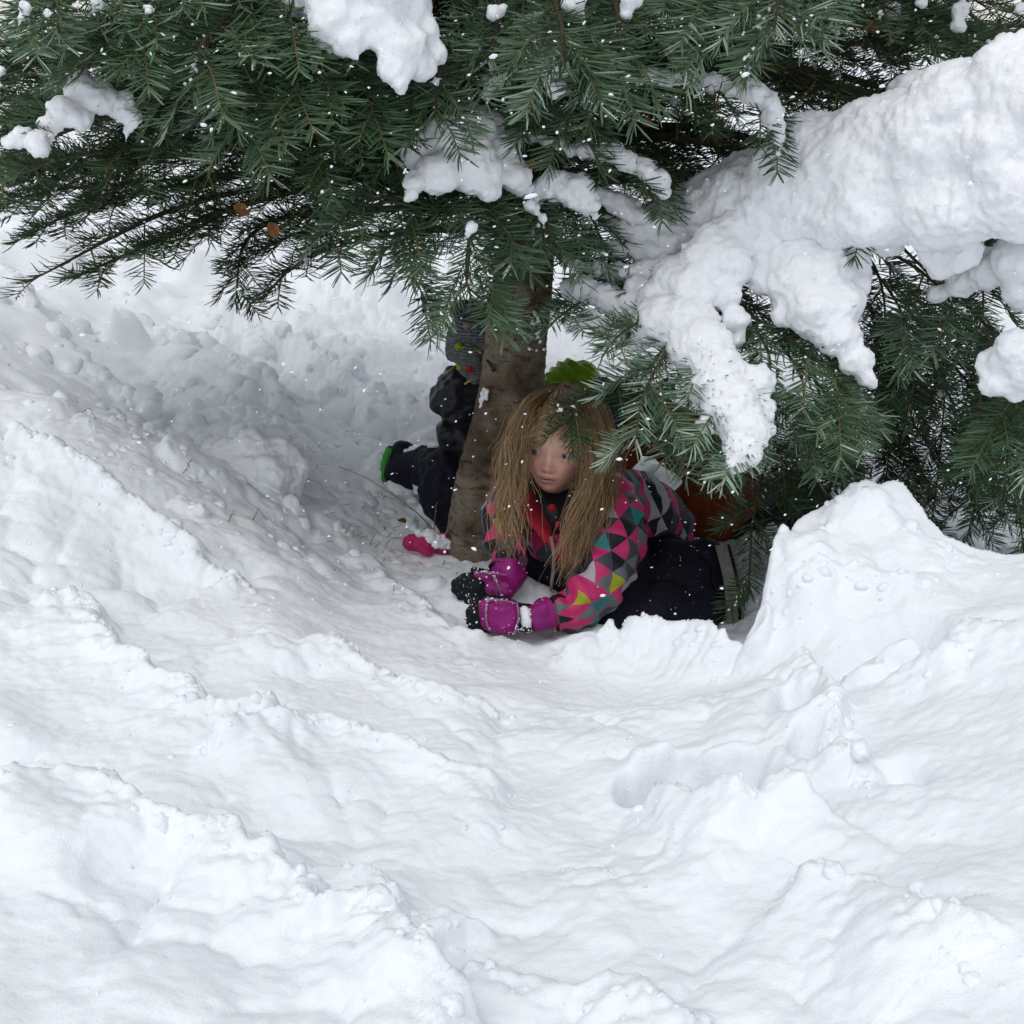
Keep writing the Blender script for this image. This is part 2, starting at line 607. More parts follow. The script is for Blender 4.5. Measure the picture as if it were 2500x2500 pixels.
domes = [  # lumps: pixel at their foot, distance back to the centre, radii, height
    (1930, 1440, .05, .075, .075, .03), (310, 860, .03, .06, .055, .09), (420, 690, .12, .22, .16, .11), (60, 690, .10, .18, .15, .10), (1830, 1640, .03, .03, .03, .05), (1665, 2000, .0, .014, .012, .022), (2150, 1700, .05, .06, .05, .03),
    (880, 1420, .05, .05, .04, .02), (940, 1200, .05, .06, .05, .03), (1050, 1460, .03, .03, .03, .02), (470, 1240, .07, .08, .06, .045), (820, 760, .2, .3, .2, .10), (540, 610, .2, .3, .2, .14), (1580, 1890, .0, .03, .03, .02)]
RIDGES = [(np.array([ray_ground(u, v)[:2] for u, v in line]), H, w) for line, H, w in ridges]
PITS = [(*ray_ground(u, v)[:2], dy, rx, ry, D) for u, v, dy, rx, ry, D in pits]
DOMES = [(*ray_ground(u, v)[:2], dy, rx, ry, D) for u, v, dy, rx, ry, D in domes]


def ground_h(x, y):
    h, m = base_h(x, y)
    wx = x + 0.02 * fbm2(x * 7, y * 7, 2, 21)
    wy = y + 0.02 * fbm2(x * 7, y * 7, 2, 25)
    crest = np.zeros_like(h)
    for line, H, w in RIDGES:
        x0, y0, x1, y1 = line[:, 0].min() - .4, line[:, 1].min() - .4, line[:, 0].max() + .4, line[:, 1].max() + .4
        k = (x > x0) & (x < x1) & (y > y0) & (y < y1)
        if not k.any():
            continue
        xs, ys = wx[k], wy[k]
        s, d = poly_sd(xs, ys, line)
        s = s + 0.010 * perlin2(xs * 30, ys * 30, 31) + 0.006 * perlin2(xs * 70, ys * 70, 32)
        near = np.exp(-np.maximum(s, 0) / w)
        far = sstep(-.026, .012, s)
        e_ = d
        h[k] += 1.75 * H * near * far * e_
        crest[k] = np.maximum(crest[k], np.exp(-((s - .012) / .030) ** 2) * e_)
    for cx, cy, dy, rx, ry, D in PITS:
        r = np.hypot((wx - cx) / rx, (wy - cy - dy) / ry)
        h -= D * (1 - sstep(.0, 1.1, r)) * (1 + .25 * perlin2(x * 18, y * 18, 35))
    for cx, cy, dy, rx, ry, D in DOMES:
        r = np.hypot((wx - cx) / rx, (wy - cy - dy) / ry)
        h += D * (1 - sstep(.50, 1.12, r))
    # lumps of crumbled snow, smoother in some places than in others
    soft = sstep(-.35, .45, fbm2(x * 2.6, y * 2.6, 2, 41))
    far = np.maximum(sstep(2.35, 3.1, y), .8 * sstep(-.22, -.55, x) * sstep(1.8, 2.3, y))
    near = 1 - far
    n_near = .014 * fbm2(x * 3.2, y * 3.2, 3, 43) + (.055 * (domes2(wx * 6.5, wy * 6.5, 45) - .35) + .030 * (domes2(wx * 15, wy * 15, 46) - .35)) * (.15 + .85 * soft) + .007 * domes2(wx * 36, wy * 36, 53) * sstep(-.1, .4, fbm2(x * 4, y * 4, 2, 54)) + .002 * domes2(wx * 80, wy * 80, 62) * sstep(.0, .4, fbm2(x * 5, y * 5, 2, 66))
    n_far = .05 * fbm2(x * 1.3, y * 1.3, 3, 44) + .065 * (domes2(wx * 4.2 + .7 * y, wy * 4.2, 55) - .35) * (.6 + .4 * soft) + .052 * (domes2(wx * 10, wy * 10, 56) - .35) * (.5 + .5 * soft) + .030 * (domes2(wx * 22, wy * 22, 57) - .3) * (.5 + .5 * soft) + .013 * (domes2(wx * 46, wy * 46, 61) - .3)
    h += near * n_near + far * n_far + .018 * (domes2(wx * 12 + 3, wy * 12, 64) - .3) * sstep(-.15, -.5, x) * sstep(1.7, 2.1, y) * sstep(3.0, 2.6, y)
    h += .0026 * (domes2(wx * 48, wy * 48, 47) - .35) * (.3 + .7 * soft) * sstep(6, 3, y)
    h += .0008 * fbm2(x * 90, y * 90, 2, 48) * sstep(4, 2.5, y)
    h += crest * (.012 * (domes2(x * 38, y * 38, 58) - .25) + .006 * (domes2(x * 85, y * 85, 59) - .25))
    # trampled litter floor round the trunk
    tr = np.exp(-(np.hypot((x + .15) / .8, (y - 2.35) / .45)) ** 2)
    h += tr * (0.013 * (domes2(x * 26, y * 26, 49) - .3) + .005 * (domes2(x * 60, y * 60, 50) - .3))
    # sweep marks fanning round in the bank
    cx, cy = SW
    r, a_ = np.hypot(x - cx, y - cy), np.arctan2(y - cy, x - cx)
    sw = np.exp(-((r - .13) / .06) ** 2) * sstep(.2, .9, a_) * sstep(2.9, 2.0, a_)
    h += .0035 * sw * 1.6 * np.sin(r * 190 + 2.5 * np.sin(a_ * 2))
    return h


SW = tuple(ray_ground(1560, 1840)[:2])


def spaced(core0, core1, step, out0, out1, grow):
    c = np.arange(core0, core1, step)
    lo, s, v = [], step, core0
    while v > out0:
        s *= grow
        v -= s
        lo.append(v)
    hi, s, v = [], step, c[-1]
    while v < out1:
        s *= grow
        v += s
        hi.append(v)
    return np.concatenate([lo[::-1], c, hi])


gx = spaced(-.95, .90, .0043, -60, 60, 1.045)
gy0 = spaced(.45, 1.7, .0034, -12, .9, 1.09)
gy0 = gy0[gy0 < 1.7]
gy = np.concatenate([gy0, spaced(1.7, 2.6, .0056, 1.7, 110, 1.016)])
gy = np.unique(gy)
GX, GY = np.meshgrid(gx, gy)
xs, ys = GX.ravel(), GY.ravel()
zs = ground_h(xs, ys)
GV = np.stack([xs, ys, zs], 1)
GF = grid_faces(len(gy), len(gx))
GN = normals(GV, GF)
steep = 1 - GN[:, 2]
k = (ys < 4) & (np.abs(xs) < 2)
GV[k] += GN[k] * (.0016 * fbm3(GV[k] * 60, 2, 60) + .006 * np.minimum(steep[k], .5) * fbm3(GV[k] * 22, 2, 63))[:, None]
obj('snow_ground', mesh_np('snow_ground', GV, GF, M_SNOW), kind='structure', label='trampled white snow with a dug hollow under the fir', cat='snow')


def ground_z(x, y):
    return float(ground_h(np.array([x]), np.array([y]))[0])


# clods of snow, half sunk in the surface: along the broken edges and in patches
bag = Bag()
cr_ = np.random.default_rng(29)
cand = np.where((ys > .6) & (ys < 3.6) & (np.abs(xs) < .5 * ys + .1))[0]
cand = cr_.choice(cand, 60000)
cxs, cys = xs[cand], ys[cand]
near_r = np.full(len(cand), 9.0)
for line, H_, w_ in RIDGES:
    c_ = catmull(np.hstack([line, np.zeros((len(line), 1))]), 8 * len(line))
    for q in c_:
        near_r = np.minimum(near_r, np.hypot(cxs - q[0], cys - q[1] + .008))
pw = 2.4 * np.exp(-(near_r / .020) ** 2) + .35 * np.maximum(sstep(2.3, 2.7, cys), sstep(-.22, -.4, cxs) * sstep(1.95, 2.15, cys))
pw = pw * np.where(cys < 1.8, 1, 1.5) * np.where((np.hypot(cxs - .05, cys - 2.1) < .33), .1, 1)
for q in cr_.choice(cand, 1700, p=pw / pw.sum()):
    r = (.003 + .009 * cr_.random() ** 2.2) * (1 + 2.0 * (ys[q] > 2.3) + .5 * (ys[q] > 1.9))
    S_ = ICO3 if r * 1100 / ys[q] > 11 else ICO2
    d_ = S_[0]
    o_ = cr_.uniform(0, 50, 3)
    V = d_ * (r * cr_.uniform(.75, 1.3, 3)) * (1 + .28 * fbm3(d_ * 1.5 + o_, 2, 5) + .10 * fbm3(d_ * 4.5 + o_, 2, 9))[:, None]
    bag.add(V + GV[q] - GN[q] * r * cr_.uniform(.35, .85), S_[1])
V, F, _ = bag.get()
obj('snow_clods', mesh_np('snow_clods', V, F, M_SNOW), kind='stuff', label='clods of broken snow half sunk in the snow surface', cat='snow')

# loose crumbs of snow
bag = Bag()
idx = np.where((ys > .5) & (ys < 4.2) & (np.abs(xs) < .55 * ys + .1))[0]
w = (.15 + steep[idx] * 3.0) * ys[idx] ** -0.5
w *= sstep(.1, .5, fbm2(xs[idx] * 5, ys[idx] * 5, 2, 71) + .25)
pick = rng.choice(idx, 350, p=w / w.sum())
for q in pick:
    r = .0014 + .003 * rng.random() ** 3
    V = ICO1[0] * r * rng.uniform(.7, 1.25, 3)
    V = V * (1 + .22 * rng.normal(size=(len(V), 1)))
    bag.add(V + GV[q] + GN[q] * r * .1, ICO1[1])
V, F, _ = bag.get()
obj('snow_crumbs', mesh_np('snow_crumbs', V, F, M_SNOW), kind='stuff', label='loose crumbs of snow strewn over the snow surface', cat='snow')
# ------------------------------------------------------------------ fir tree
tree = thing('fir_tree', (P(1160, 1345, 2.37)[0], 2.37, -.03), 'snow-laden fir tree with drooping green boughs and a mottled grey-brown trunk', 'tree')

tk = [(1160, 1400, 2.37, 88), (1162, 1345, 2.37, 84), (1176, 1270, 2.37, 82), (1193, 1190, 2.375, 81), (1212, 1110, 2.38, 80), (1230, 1040, 2.385, 79), (1247, 950, 2.39, 76), (1256, 870, 2.395, 73), (1264, 790, 2.40, 71), (1276, 650, 2.41, 69), (1288, 400, 2.42, 66), (1300, 0, 2.43, 60)]
tp = PP(tk)
tr_ = [px(q[3], q[2]) for q in tk]
tp = np.vstack([tp, tp[-1] + [0.03, .02, 1.0], tp[-1] + [0.05, .03, 2.2], tp[-1] + [0.05, .03, 3.4]])
tr_ = tr_ + [.038, .02, .004]
path = catmull(tp, 300)
rad = np.interp(np.linspace(0, 1, 300), np.linspace(0, 1, len(tr_)), tr_)
V, F = tube(path, rad, 56)
cen = np.repeat(path, 56, 0)
out = unit(V - cen)
hgt = V[:, 2]
flare = np.exp(-np.maximum(hgt, 0) / .05)
ang = np.arctan2(out[:, 1], out[:, 0])
d = .006 * fbm3(V * np.array([14, 14, 9]), 3, 80) + .0032 * fbm3(V * np.array([50, 50, 70]), 3, 84) + flare * (.006 + .010 * np.sin(ang * 3 + 1.0))
for u, v, s in ((1150, 1085, .010), (1215, 955, -.006), (1260, 700, .008), (1225, 1230, .006), (1290, 880, .007)):
    c = P(u, v, 2.31)
    d += s * np.exp(-((V - c) ** 2).sum(1) / .018 ** 2)
V = V + out * d[:, None]
obj('trunk', mesh_np('trunk', V, F, M_BARK), tree)


for u0, v0, u1, v1, Y0, Y1, r_ in ((1290, 760, 1318, 742, 2.34, 2.30, .006), (1205, 905, 1190, 880, 2.34, 2.29, .005), (1150, 1130, 1120, 1128, 2.33, 2.30, .004), (1250, 690, 1240, 670, 2.34, 2.28, .006)):
    V, F = tube(catmull(np.array([P(u0, v0, Y0), P((u0 + u1) / 2, (v0 + v1) / 2 - 2, (Y0 + Y1) / 2), P(u1, v1, Y1)]), 8), np.linspace(r_, r_ * .6, 8), 7)
    obj('twig_stub', mesh_np('twig_stub', V, F, M_BARK), tree)


def trunk_at(z):
    return np.array([np.interp(z, path[:, 2], path[:, k]) for k in range(3)])


class Twigs:
    """stems and needles of one bough"""

    def __init__(self, seed):
        self.r = np.random.default_rng(seed)
        self.wood = Bag()
        self.nv, self.nf, self.nt, self.n = [], [], [], 0
        self.tops = []          # points on upper sides, for a dusting of snow

    def stem(self, pts, r0, r1, age):
        n = len(pts)
        V, F = tube(pts, np.linspace(r0, r1, n), 6 if r0 > .004 else 4)
        self.wood.add(V, F, age)

    def needles(self, pts, L, dens, tone=.45, up=(0, -.25, 1.0), start=0.0, spread=1.0):
        r = self.r
        seg = np.linalg.norm(np.diff(pts, axis=0), axis=1)
        cum = np.concatenate([[0], np.cumsum(seg)])
        tot = cum[-1]
        n = int(dens * tot * (1 - start))
        if n < 3:
            return
        s = (start + (1 - start) * (np.arange(n) + r.random(n)) / n) * tot
        p = np.stack([np.interp(s, cum, pts[:, k]) for k in range(3)], 1)
        T = unit(np.gradient(pts, axis=0))
        T = unit(np.stack([np.interp(s, cum, T[:, k]) for k in range(3)], 1))
        up = unit(np.asarray(up, float))
        U = up - T * (T @ up)[:, None]
        bad = np.linalg.norm(U, axis=1) < .25
        U[bad] = np.array([.2, -1, .1]) - T[bad] * (T[bad] @ np.array([.2, -1, .1]))[:, None]
        U = unit(U)
        S = np.cross(T, U)
        side = np.where(np.arange(n) % 2 == 0, 1.0, -1.0)
        phi = side * (np.radians(80) + r.normal(0, .28, n) * spread)
        k = r.random(n) < .10
        phi[k] = r.uniform(-1.1, 1.1, k.sum())
        radial = np.cos(phi)[:, None] * U + np.sin(phi)[:, None] * S
        f = s / tot
        al = np.radians(np.where(f > .93, 32, 60)) + r.normal(0, .10, n)
        d = np.cos(al)[:, None] * T + np.sin(al)[:, None] * radial
        ln = L * (.62 + .38 * np.sin(np.clip(f * 2.6 + .35, 0, np.pi))) * r.uniform(.78, 1.12, n)
        W = unit(np.cross(d, U + .6 * r.normal(size=(n, 3))))
        w = (r.uniform(.0011, .0016, n))[:, None]
        bend = (U * .16 + T * .08) * ln[:, None]
        a = p
        m = p + d * (ln * .55)[:, None] + bend * .25
        t = p + d * ln[:, None] + bend
        V = np.stack([a - W * w * .6, a + W * w * .6, m - W * w, m + W * w, t - W * w * .45, t + W * w * .45], 1)
        base = self.n + 6 * np.arange(n)[:, None]
        F = np.concatenate([base + np.array([0, 1, 3, 2]), base + np.array([2, 3, 5, 4])])
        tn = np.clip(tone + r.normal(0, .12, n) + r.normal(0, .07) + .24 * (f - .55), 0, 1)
        self.nv.append(V.reshape(-1, 3))
        self.nf.append(F)
        self.nt.append(np.repeat(tn, 6))
        self.n += 6 * n

    def shoot(self, p, d, L, hang, lvl, tone, nl=.050, dens=560, plane=None, sub=.5):
        r = self.r
        d = unit(d)
        t = np.linspace(0, 1, 9)[:, None]
        wob = r.normal(0, .05, 3) * L
        pts = p + d * L * t + np.array([0, 0, -1.0]) * hang * L * t ** 2 + wob * t ** 2
        self.stem(pts, .0019 if lvl < 2 else .0015, .0010, .05 + .18 * (lvl == 1))
        self.needles(pts, nl, dens, tone)
        self.bud(pts[-1], unit(pts[-1] - pts[-2]))
        self.tops.append(pts)
        if lvl < 2 and L > .11:
            T = unit(pts[-1] - pts[0])
            S = unit(np.cross(T, plane if plane is not None else [0, 0, 1.0]))
            k = int(L / .05)
            for i in range(k):
                f = .28 + .66 * (i + r.uniform(0, .6)) / max(k, 1)
                q = pts[int(f * 8)]
                sg = 1 if i % 2 else -1
                a = math.radians(r.uniform(42, 60))
                self.shoot(q, math.cos(a) * T + math.sin(a) * sg * S + r.normal(0, .12, 3), max(.045, L * sub * (1.1 - f) * r.uniform(.8, 1.2)), hang * .8, lvl + 1, tone, nl * .92, dens, plane, sub)

    def bud(self, p, d):
        if self.r.random() < .8:
            V = ICO1[0] * np.array([.0024, .0024, .0024]) + p + d * .001
            q = ICO1[1]
            q = np.hstack([q, q[:, 2:3]])
            self.wood.add(V, q, -.2)

    def bough(self, pts, side_len, hang=.35, r0=.009, tone=.45, start=.12, plane=None, spacing=.048, nl=.050, dens=560, tipdens=1.0):
        r = self.r
        L = np.linalg.norm(np.diff(pts, axis=0), axis=1).sum()
        n = max(12, int(L / .02))
        ax = catmull(pts, n)
        self.stem(ax, r0, .0015, .85)
        i0 = int(n * max(start, .35))
        self.needles(ax[i0:], nl, dens * .8, tone)
        self.tops.append(ax[i0:])
        self.bud(ax[-1], unit(ax[-1] - ax[-2]))
        T = unit(np.gradient(ax, axis=0))
        k = int(L * (1 - start) / spacing)
        for i in range(k):
            f = start + (1 - start) * (i + r.uniform(0, .7)) / k
            j = min(n - 1, int(f * (n - 1)))
            N = np.array([0, 0, 1.0]) if plane is None else np.asarray(plane, float)
            S = unit(np.cross(T[j], N))
            sg = 1 if i % 2 else -1
            a = math.radians(r.uniform(46, 66))
            sl = side_len * (0.25 + .95 * (1 - f)) * sstep(-.15, .30, f) * r.uniform(.75, 1.2)
            self.shoot(ax[j], math.cos(a) * T[j] + math.sin(a) * sg * S + r.normal(0, .10, 3), max(.06, sl), hang, 1, tone + r.normal(0, .04), nl, dens, N)

    def build(self, parent):
        V, F, A = self.wood.get()
        w = obj('branch', mesh_np('branch', V, F, M_TWIG, attr={'age': np.clip(A, 0, 1)}), parent)
        if self.nv:
            me = mesh_np('needles', np.vstack(self.nv), np.vstack(self.nf), M_NEEDLE, smooth=True, attr={'tone': np.concatenate(self.nt)})
            nd = obj('needles', me, None, kind='stuff')
            nd.parent = w
        return w


# hand-placed boughs: axis as photo pixels with distance, length of side shoots, droop, needle tone (light and shade painted in)
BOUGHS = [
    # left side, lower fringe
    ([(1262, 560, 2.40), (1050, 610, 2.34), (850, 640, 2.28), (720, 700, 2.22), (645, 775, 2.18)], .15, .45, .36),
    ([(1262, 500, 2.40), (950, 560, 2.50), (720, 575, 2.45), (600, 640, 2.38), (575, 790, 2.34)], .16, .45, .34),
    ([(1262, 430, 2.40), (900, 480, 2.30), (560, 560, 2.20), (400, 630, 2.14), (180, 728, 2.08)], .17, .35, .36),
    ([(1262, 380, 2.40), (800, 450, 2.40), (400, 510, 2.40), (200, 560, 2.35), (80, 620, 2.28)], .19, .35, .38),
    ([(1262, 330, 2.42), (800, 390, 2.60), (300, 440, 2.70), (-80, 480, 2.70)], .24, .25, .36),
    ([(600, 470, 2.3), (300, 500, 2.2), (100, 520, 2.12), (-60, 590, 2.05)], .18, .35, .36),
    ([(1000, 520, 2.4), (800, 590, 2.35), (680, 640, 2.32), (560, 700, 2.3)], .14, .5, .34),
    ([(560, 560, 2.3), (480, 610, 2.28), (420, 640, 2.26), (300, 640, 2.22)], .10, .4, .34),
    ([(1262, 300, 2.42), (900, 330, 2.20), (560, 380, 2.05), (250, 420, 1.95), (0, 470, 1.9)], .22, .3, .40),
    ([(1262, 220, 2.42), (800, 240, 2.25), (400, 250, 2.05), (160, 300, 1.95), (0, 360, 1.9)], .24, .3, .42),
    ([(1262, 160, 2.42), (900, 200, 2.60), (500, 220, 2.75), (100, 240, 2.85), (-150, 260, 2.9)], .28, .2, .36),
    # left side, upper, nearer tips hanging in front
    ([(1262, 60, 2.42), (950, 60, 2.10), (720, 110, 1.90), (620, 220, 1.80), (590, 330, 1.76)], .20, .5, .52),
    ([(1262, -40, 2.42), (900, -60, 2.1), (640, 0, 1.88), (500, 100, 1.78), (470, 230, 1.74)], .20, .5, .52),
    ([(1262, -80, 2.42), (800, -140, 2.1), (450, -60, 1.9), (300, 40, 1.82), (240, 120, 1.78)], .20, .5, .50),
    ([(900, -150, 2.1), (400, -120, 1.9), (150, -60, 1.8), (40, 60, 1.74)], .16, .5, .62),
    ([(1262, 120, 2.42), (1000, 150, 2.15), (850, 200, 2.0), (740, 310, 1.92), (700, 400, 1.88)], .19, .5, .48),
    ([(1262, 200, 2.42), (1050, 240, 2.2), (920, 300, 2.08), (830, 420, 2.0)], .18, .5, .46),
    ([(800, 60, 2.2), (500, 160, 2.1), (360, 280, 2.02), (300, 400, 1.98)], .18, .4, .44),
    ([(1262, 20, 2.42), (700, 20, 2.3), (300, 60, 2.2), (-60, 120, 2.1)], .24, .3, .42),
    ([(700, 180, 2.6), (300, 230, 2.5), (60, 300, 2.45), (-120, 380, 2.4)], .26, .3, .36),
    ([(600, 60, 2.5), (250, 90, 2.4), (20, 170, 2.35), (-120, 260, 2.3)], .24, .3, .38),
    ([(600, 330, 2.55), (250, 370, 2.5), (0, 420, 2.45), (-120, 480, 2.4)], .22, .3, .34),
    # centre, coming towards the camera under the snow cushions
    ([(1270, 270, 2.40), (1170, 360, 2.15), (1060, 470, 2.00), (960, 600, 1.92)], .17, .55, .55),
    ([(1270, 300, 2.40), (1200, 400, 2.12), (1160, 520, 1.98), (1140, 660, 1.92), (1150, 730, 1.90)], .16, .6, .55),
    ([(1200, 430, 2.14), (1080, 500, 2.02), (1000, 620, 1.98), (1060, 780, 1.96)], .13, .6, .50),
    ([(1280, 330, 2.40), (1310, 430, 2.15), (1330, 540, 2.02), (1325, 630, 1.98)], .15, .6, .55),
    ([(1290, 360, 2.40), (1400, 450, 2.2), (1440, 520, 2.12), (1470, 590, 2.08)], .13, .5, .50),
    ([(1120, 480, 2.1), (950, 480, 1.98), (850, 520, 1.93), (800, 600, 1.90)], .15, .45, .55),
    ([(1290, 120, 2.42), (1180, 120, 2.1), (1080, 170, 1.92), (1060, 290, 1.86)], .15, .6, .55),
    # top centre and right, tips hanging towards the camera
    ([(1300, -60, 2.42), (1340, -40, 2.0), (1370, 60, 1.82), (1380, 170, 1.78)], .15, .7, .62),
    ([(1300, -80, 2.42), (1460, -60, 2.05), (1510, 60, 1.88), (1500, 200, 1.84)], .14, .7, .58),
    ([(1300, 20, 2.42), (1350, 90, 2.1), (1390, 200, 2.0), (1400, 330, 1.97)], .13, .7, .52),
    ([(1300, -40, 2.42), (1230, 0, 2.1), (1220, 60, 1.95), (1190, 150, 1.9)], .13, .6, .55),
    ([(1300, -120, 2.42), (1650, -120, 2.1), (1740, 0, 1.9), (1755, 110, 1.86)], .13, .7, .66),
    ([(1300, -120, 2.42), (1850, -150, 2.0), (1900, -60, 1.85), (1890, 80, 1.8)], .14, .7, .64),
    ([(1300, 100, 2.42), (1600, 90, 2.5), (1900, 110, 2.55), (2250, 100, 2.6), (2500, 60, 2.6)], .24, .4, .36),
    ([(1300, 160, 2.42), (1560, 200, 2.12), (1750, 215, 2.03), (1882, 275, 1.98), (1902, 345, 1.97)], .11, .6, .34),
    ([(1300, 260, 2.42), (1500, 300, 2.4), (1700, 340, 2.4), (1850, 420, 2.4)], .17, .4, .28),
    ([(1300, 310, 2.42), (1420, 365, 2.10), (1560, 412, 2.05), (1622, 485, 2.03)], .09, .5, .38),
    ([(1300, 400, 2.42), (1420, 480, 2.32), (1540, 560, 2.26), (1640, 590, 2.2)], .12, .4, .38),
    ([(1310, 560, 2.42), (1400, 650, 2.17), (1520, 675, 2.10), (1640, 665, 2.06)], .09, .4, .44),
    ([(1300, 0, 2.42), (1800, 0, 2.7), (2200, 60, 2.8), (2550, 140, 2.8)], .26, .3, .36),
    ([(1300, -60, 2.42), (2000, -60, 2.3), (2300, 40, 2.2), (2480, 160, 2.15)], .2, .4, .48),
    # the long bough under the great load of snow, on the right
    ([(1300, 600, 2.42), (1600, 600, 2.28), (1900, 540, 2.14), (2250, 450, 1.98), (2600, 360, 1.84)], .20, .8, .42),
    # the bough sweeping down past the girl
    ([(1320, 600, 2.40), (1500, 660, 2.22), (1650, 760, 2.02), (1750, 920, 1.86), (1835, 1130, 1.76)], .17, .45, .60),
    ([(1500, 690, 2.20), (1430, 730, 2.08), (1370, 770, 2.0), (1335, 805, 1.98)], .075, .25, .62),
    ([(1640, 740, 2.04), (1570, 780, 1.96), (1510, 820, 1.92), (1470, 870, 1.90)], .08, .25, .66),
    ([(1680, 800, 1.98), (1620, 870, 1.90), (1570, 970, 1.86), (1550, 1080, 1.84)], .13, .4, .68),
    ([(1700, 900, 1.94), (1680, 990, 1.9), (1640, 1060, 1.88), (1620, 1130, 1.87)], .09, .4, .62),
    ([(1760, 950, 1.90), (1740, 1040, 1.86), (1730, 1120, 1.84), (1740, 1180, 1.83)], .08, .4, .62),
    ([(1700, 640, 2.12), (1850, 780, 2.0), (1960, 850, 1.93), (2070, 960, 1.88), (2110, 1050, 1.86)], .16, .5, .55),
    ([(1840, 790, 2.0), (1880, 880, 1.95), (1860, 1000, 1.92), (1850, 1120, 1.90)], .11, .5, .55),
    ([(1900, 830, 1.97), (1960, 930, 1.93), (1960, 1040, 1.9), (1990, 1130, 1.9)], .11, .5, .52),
    # hanging shoots, right, their shade put into a darker needle tone
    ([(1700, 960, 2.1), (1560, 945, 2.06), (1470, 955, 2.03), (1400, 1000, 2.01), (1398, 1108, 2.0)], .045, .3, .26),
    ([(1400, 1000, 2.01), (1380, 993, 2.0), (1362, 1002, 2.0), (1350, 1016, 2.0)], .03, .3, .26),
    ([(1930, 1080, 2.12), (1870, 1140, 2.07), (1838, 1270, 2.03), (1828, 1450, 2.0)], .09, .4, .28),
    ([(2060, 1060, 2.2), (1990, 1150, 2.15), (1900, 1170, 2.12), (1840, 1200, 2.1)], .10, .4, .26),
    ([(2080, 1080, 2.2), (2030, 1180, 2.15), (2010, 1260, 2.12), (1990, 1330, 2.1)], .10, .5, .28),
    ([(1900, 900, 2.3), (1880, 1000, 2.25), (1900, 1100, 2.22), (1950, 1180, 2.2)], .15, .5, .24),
    # right, behind the mound
    ([(2050, 560, 2.40), (2130, 640, 2.25), (2160, 750, 2.18), (2150, 880, 2.15)], .14, .6, .46),
    ([(2000, 620, 2.50), (2130, 760, 2.42), (2180, 950, 2.38), (2160, 1200, 2.36), (2150, 1330, 2.35)], .18, .6, .30),
    ([(2200, 600, 2.45), (2300, 720, 2.35), (2310, 900, 2.3), (2290, 1150, 2.28), (2270, 1310, 2.28)], .18, .6, .32),
    ([(2150, 600, 2.2), (2270, 680, 2.08), (2330, 760, 2.02), (2340, 880, 1.98)], .14, .6, .52),
    ([(2300, 500, 2.2), (2380, 620, 2.1), (2400, 760, 2.05), (2360, 860, 2.02)], .14, .5, .44),
    ([(2350, 760, 2.2), (2420, 900, 2.1), (2430, 1050, 2.06), (2380, 1200, 2.04)], .15, .5, .42),
    ([(2480, 850, 2.3), (2500, 1000, 2.2), (2480, 1150, 2.15), (2500, 1350, 2.12)], .15, .5, .40),
    ([(2250, 420, 2.2), (2420, 520, 2.05), (2440, 570, 2.0), (2430, 600, 1.98)], .08, .3, .42),
    ([(2400, 800, 2.0), (2480, 960, 1.9), (2500, 1060, 1.86), (2440, 1130, 1.84)], .12, .5, .50),
    ([(2120, 640, 2.3), (2200, 760, 2.2), (2230, 900, 2.16), (2220, 1050, 2.14)], .15, .6, .40),
    ([(1850, 860, 2.1), (1780, 960, 2.06), (1760, 1060, 2.05), (1800, 1160, 2.04)], .13, .5, .34),
    ([(1640, 820, 2.15), (1600, 880, 2.12), (1560, 940, 2.1), (1570, 1010, 2.1)], .09, .3, .34),
    ([(1700, 850, 2.1), (1650, 930, 2.08), (1620, 1000, 2.06), (1600, 1070, 2.05)], .12, .4, .36),
    ([(1980, 850, 2.15), (2000, 960, 2.1), (2060, 1060, 2.08), (2050, 1160, 2.08)], .13, .5, .36),
    ([(2330, 700, 2.5), (2440, 850, 2.42), (2470, 1030, 2.38), (2440, 1260, 2.36)], .19, .6, .30),
    ([(2250, 820, 2.4), (2380, 960, 2.32), (2400, 1120, 2.3), (2360, 1320, 2.28)], .17, .6, .34),
    ([(2500, 700, 2.2), (2540, 900, 2.1), (2520, 1100, 2.05), (2490, 1260, 2.04)], .15, .5, .42),
    ([(2150, 860, 2.5), (2210, 1000, 2.44), (2220, 1150, 2.42), (2200, 1300, 2.4)], .16, .6, .28),
    ([(2060, 800, 2.55), (2080, 950, 2.5), (2050, 1100, 2.48), (2060, 1200, 2.46)], .17, .6, .24),
]
tops_all = []
n_need = 0
for i, (ax, sl, hang, tone) in enumerate(BOUGHS):
    t = Twigs(100 + i)
    if i < 10:
        sl, hang = sl * .72, hang * .55
        ax = [(u_, v_ - 50 * (u_ < 1200), Y_) for u_, v_, Y_ in ax]
    t.bough(PP(ax), sl * 1.1, hang, r0=.010 if ax[0][2] > 2.35 and 1250 < ax[0][0] < 1330 else .004, tone=tone + (.10 if tone > .48 else .03), nl=.046 if tone > .48 else (.034 if tone == .26 else .040), dens=680)  # near boughs get paler needles, painting in their highlights
    t.build(tree)
    tops_all += t.tops
    n_need += t.n // 6

# boughs of the inner and upper crown: a few kinds, copied round the trunk
protos = []
for k in range(4):
    t = Twigs(900 + k)
    t.bough(np.array([[0, 0, 0], [.35, 0.02, .02], [.72, 0.05 * (k - 1.5), -.03], [1.05, .05 * (1.5 - k), -.14 - .03 * k]]), .34, .25, r0=.013, tone=.22, start=.10, spacing=.07, dens=340, nl=.046)  # dark tone paints the shade between boughs into the needles
    protos.append(t)
    n_need += t.n // 6


def proto_build(t):
    w = t.build(tree)
    w.matrix_parent_inverse = Matrix.Identity(4)
    return w


PW = [proto_build(t) for t in protos]
PN = [w.children[0] for w in PW]
fr = np.random.default_rng(55)


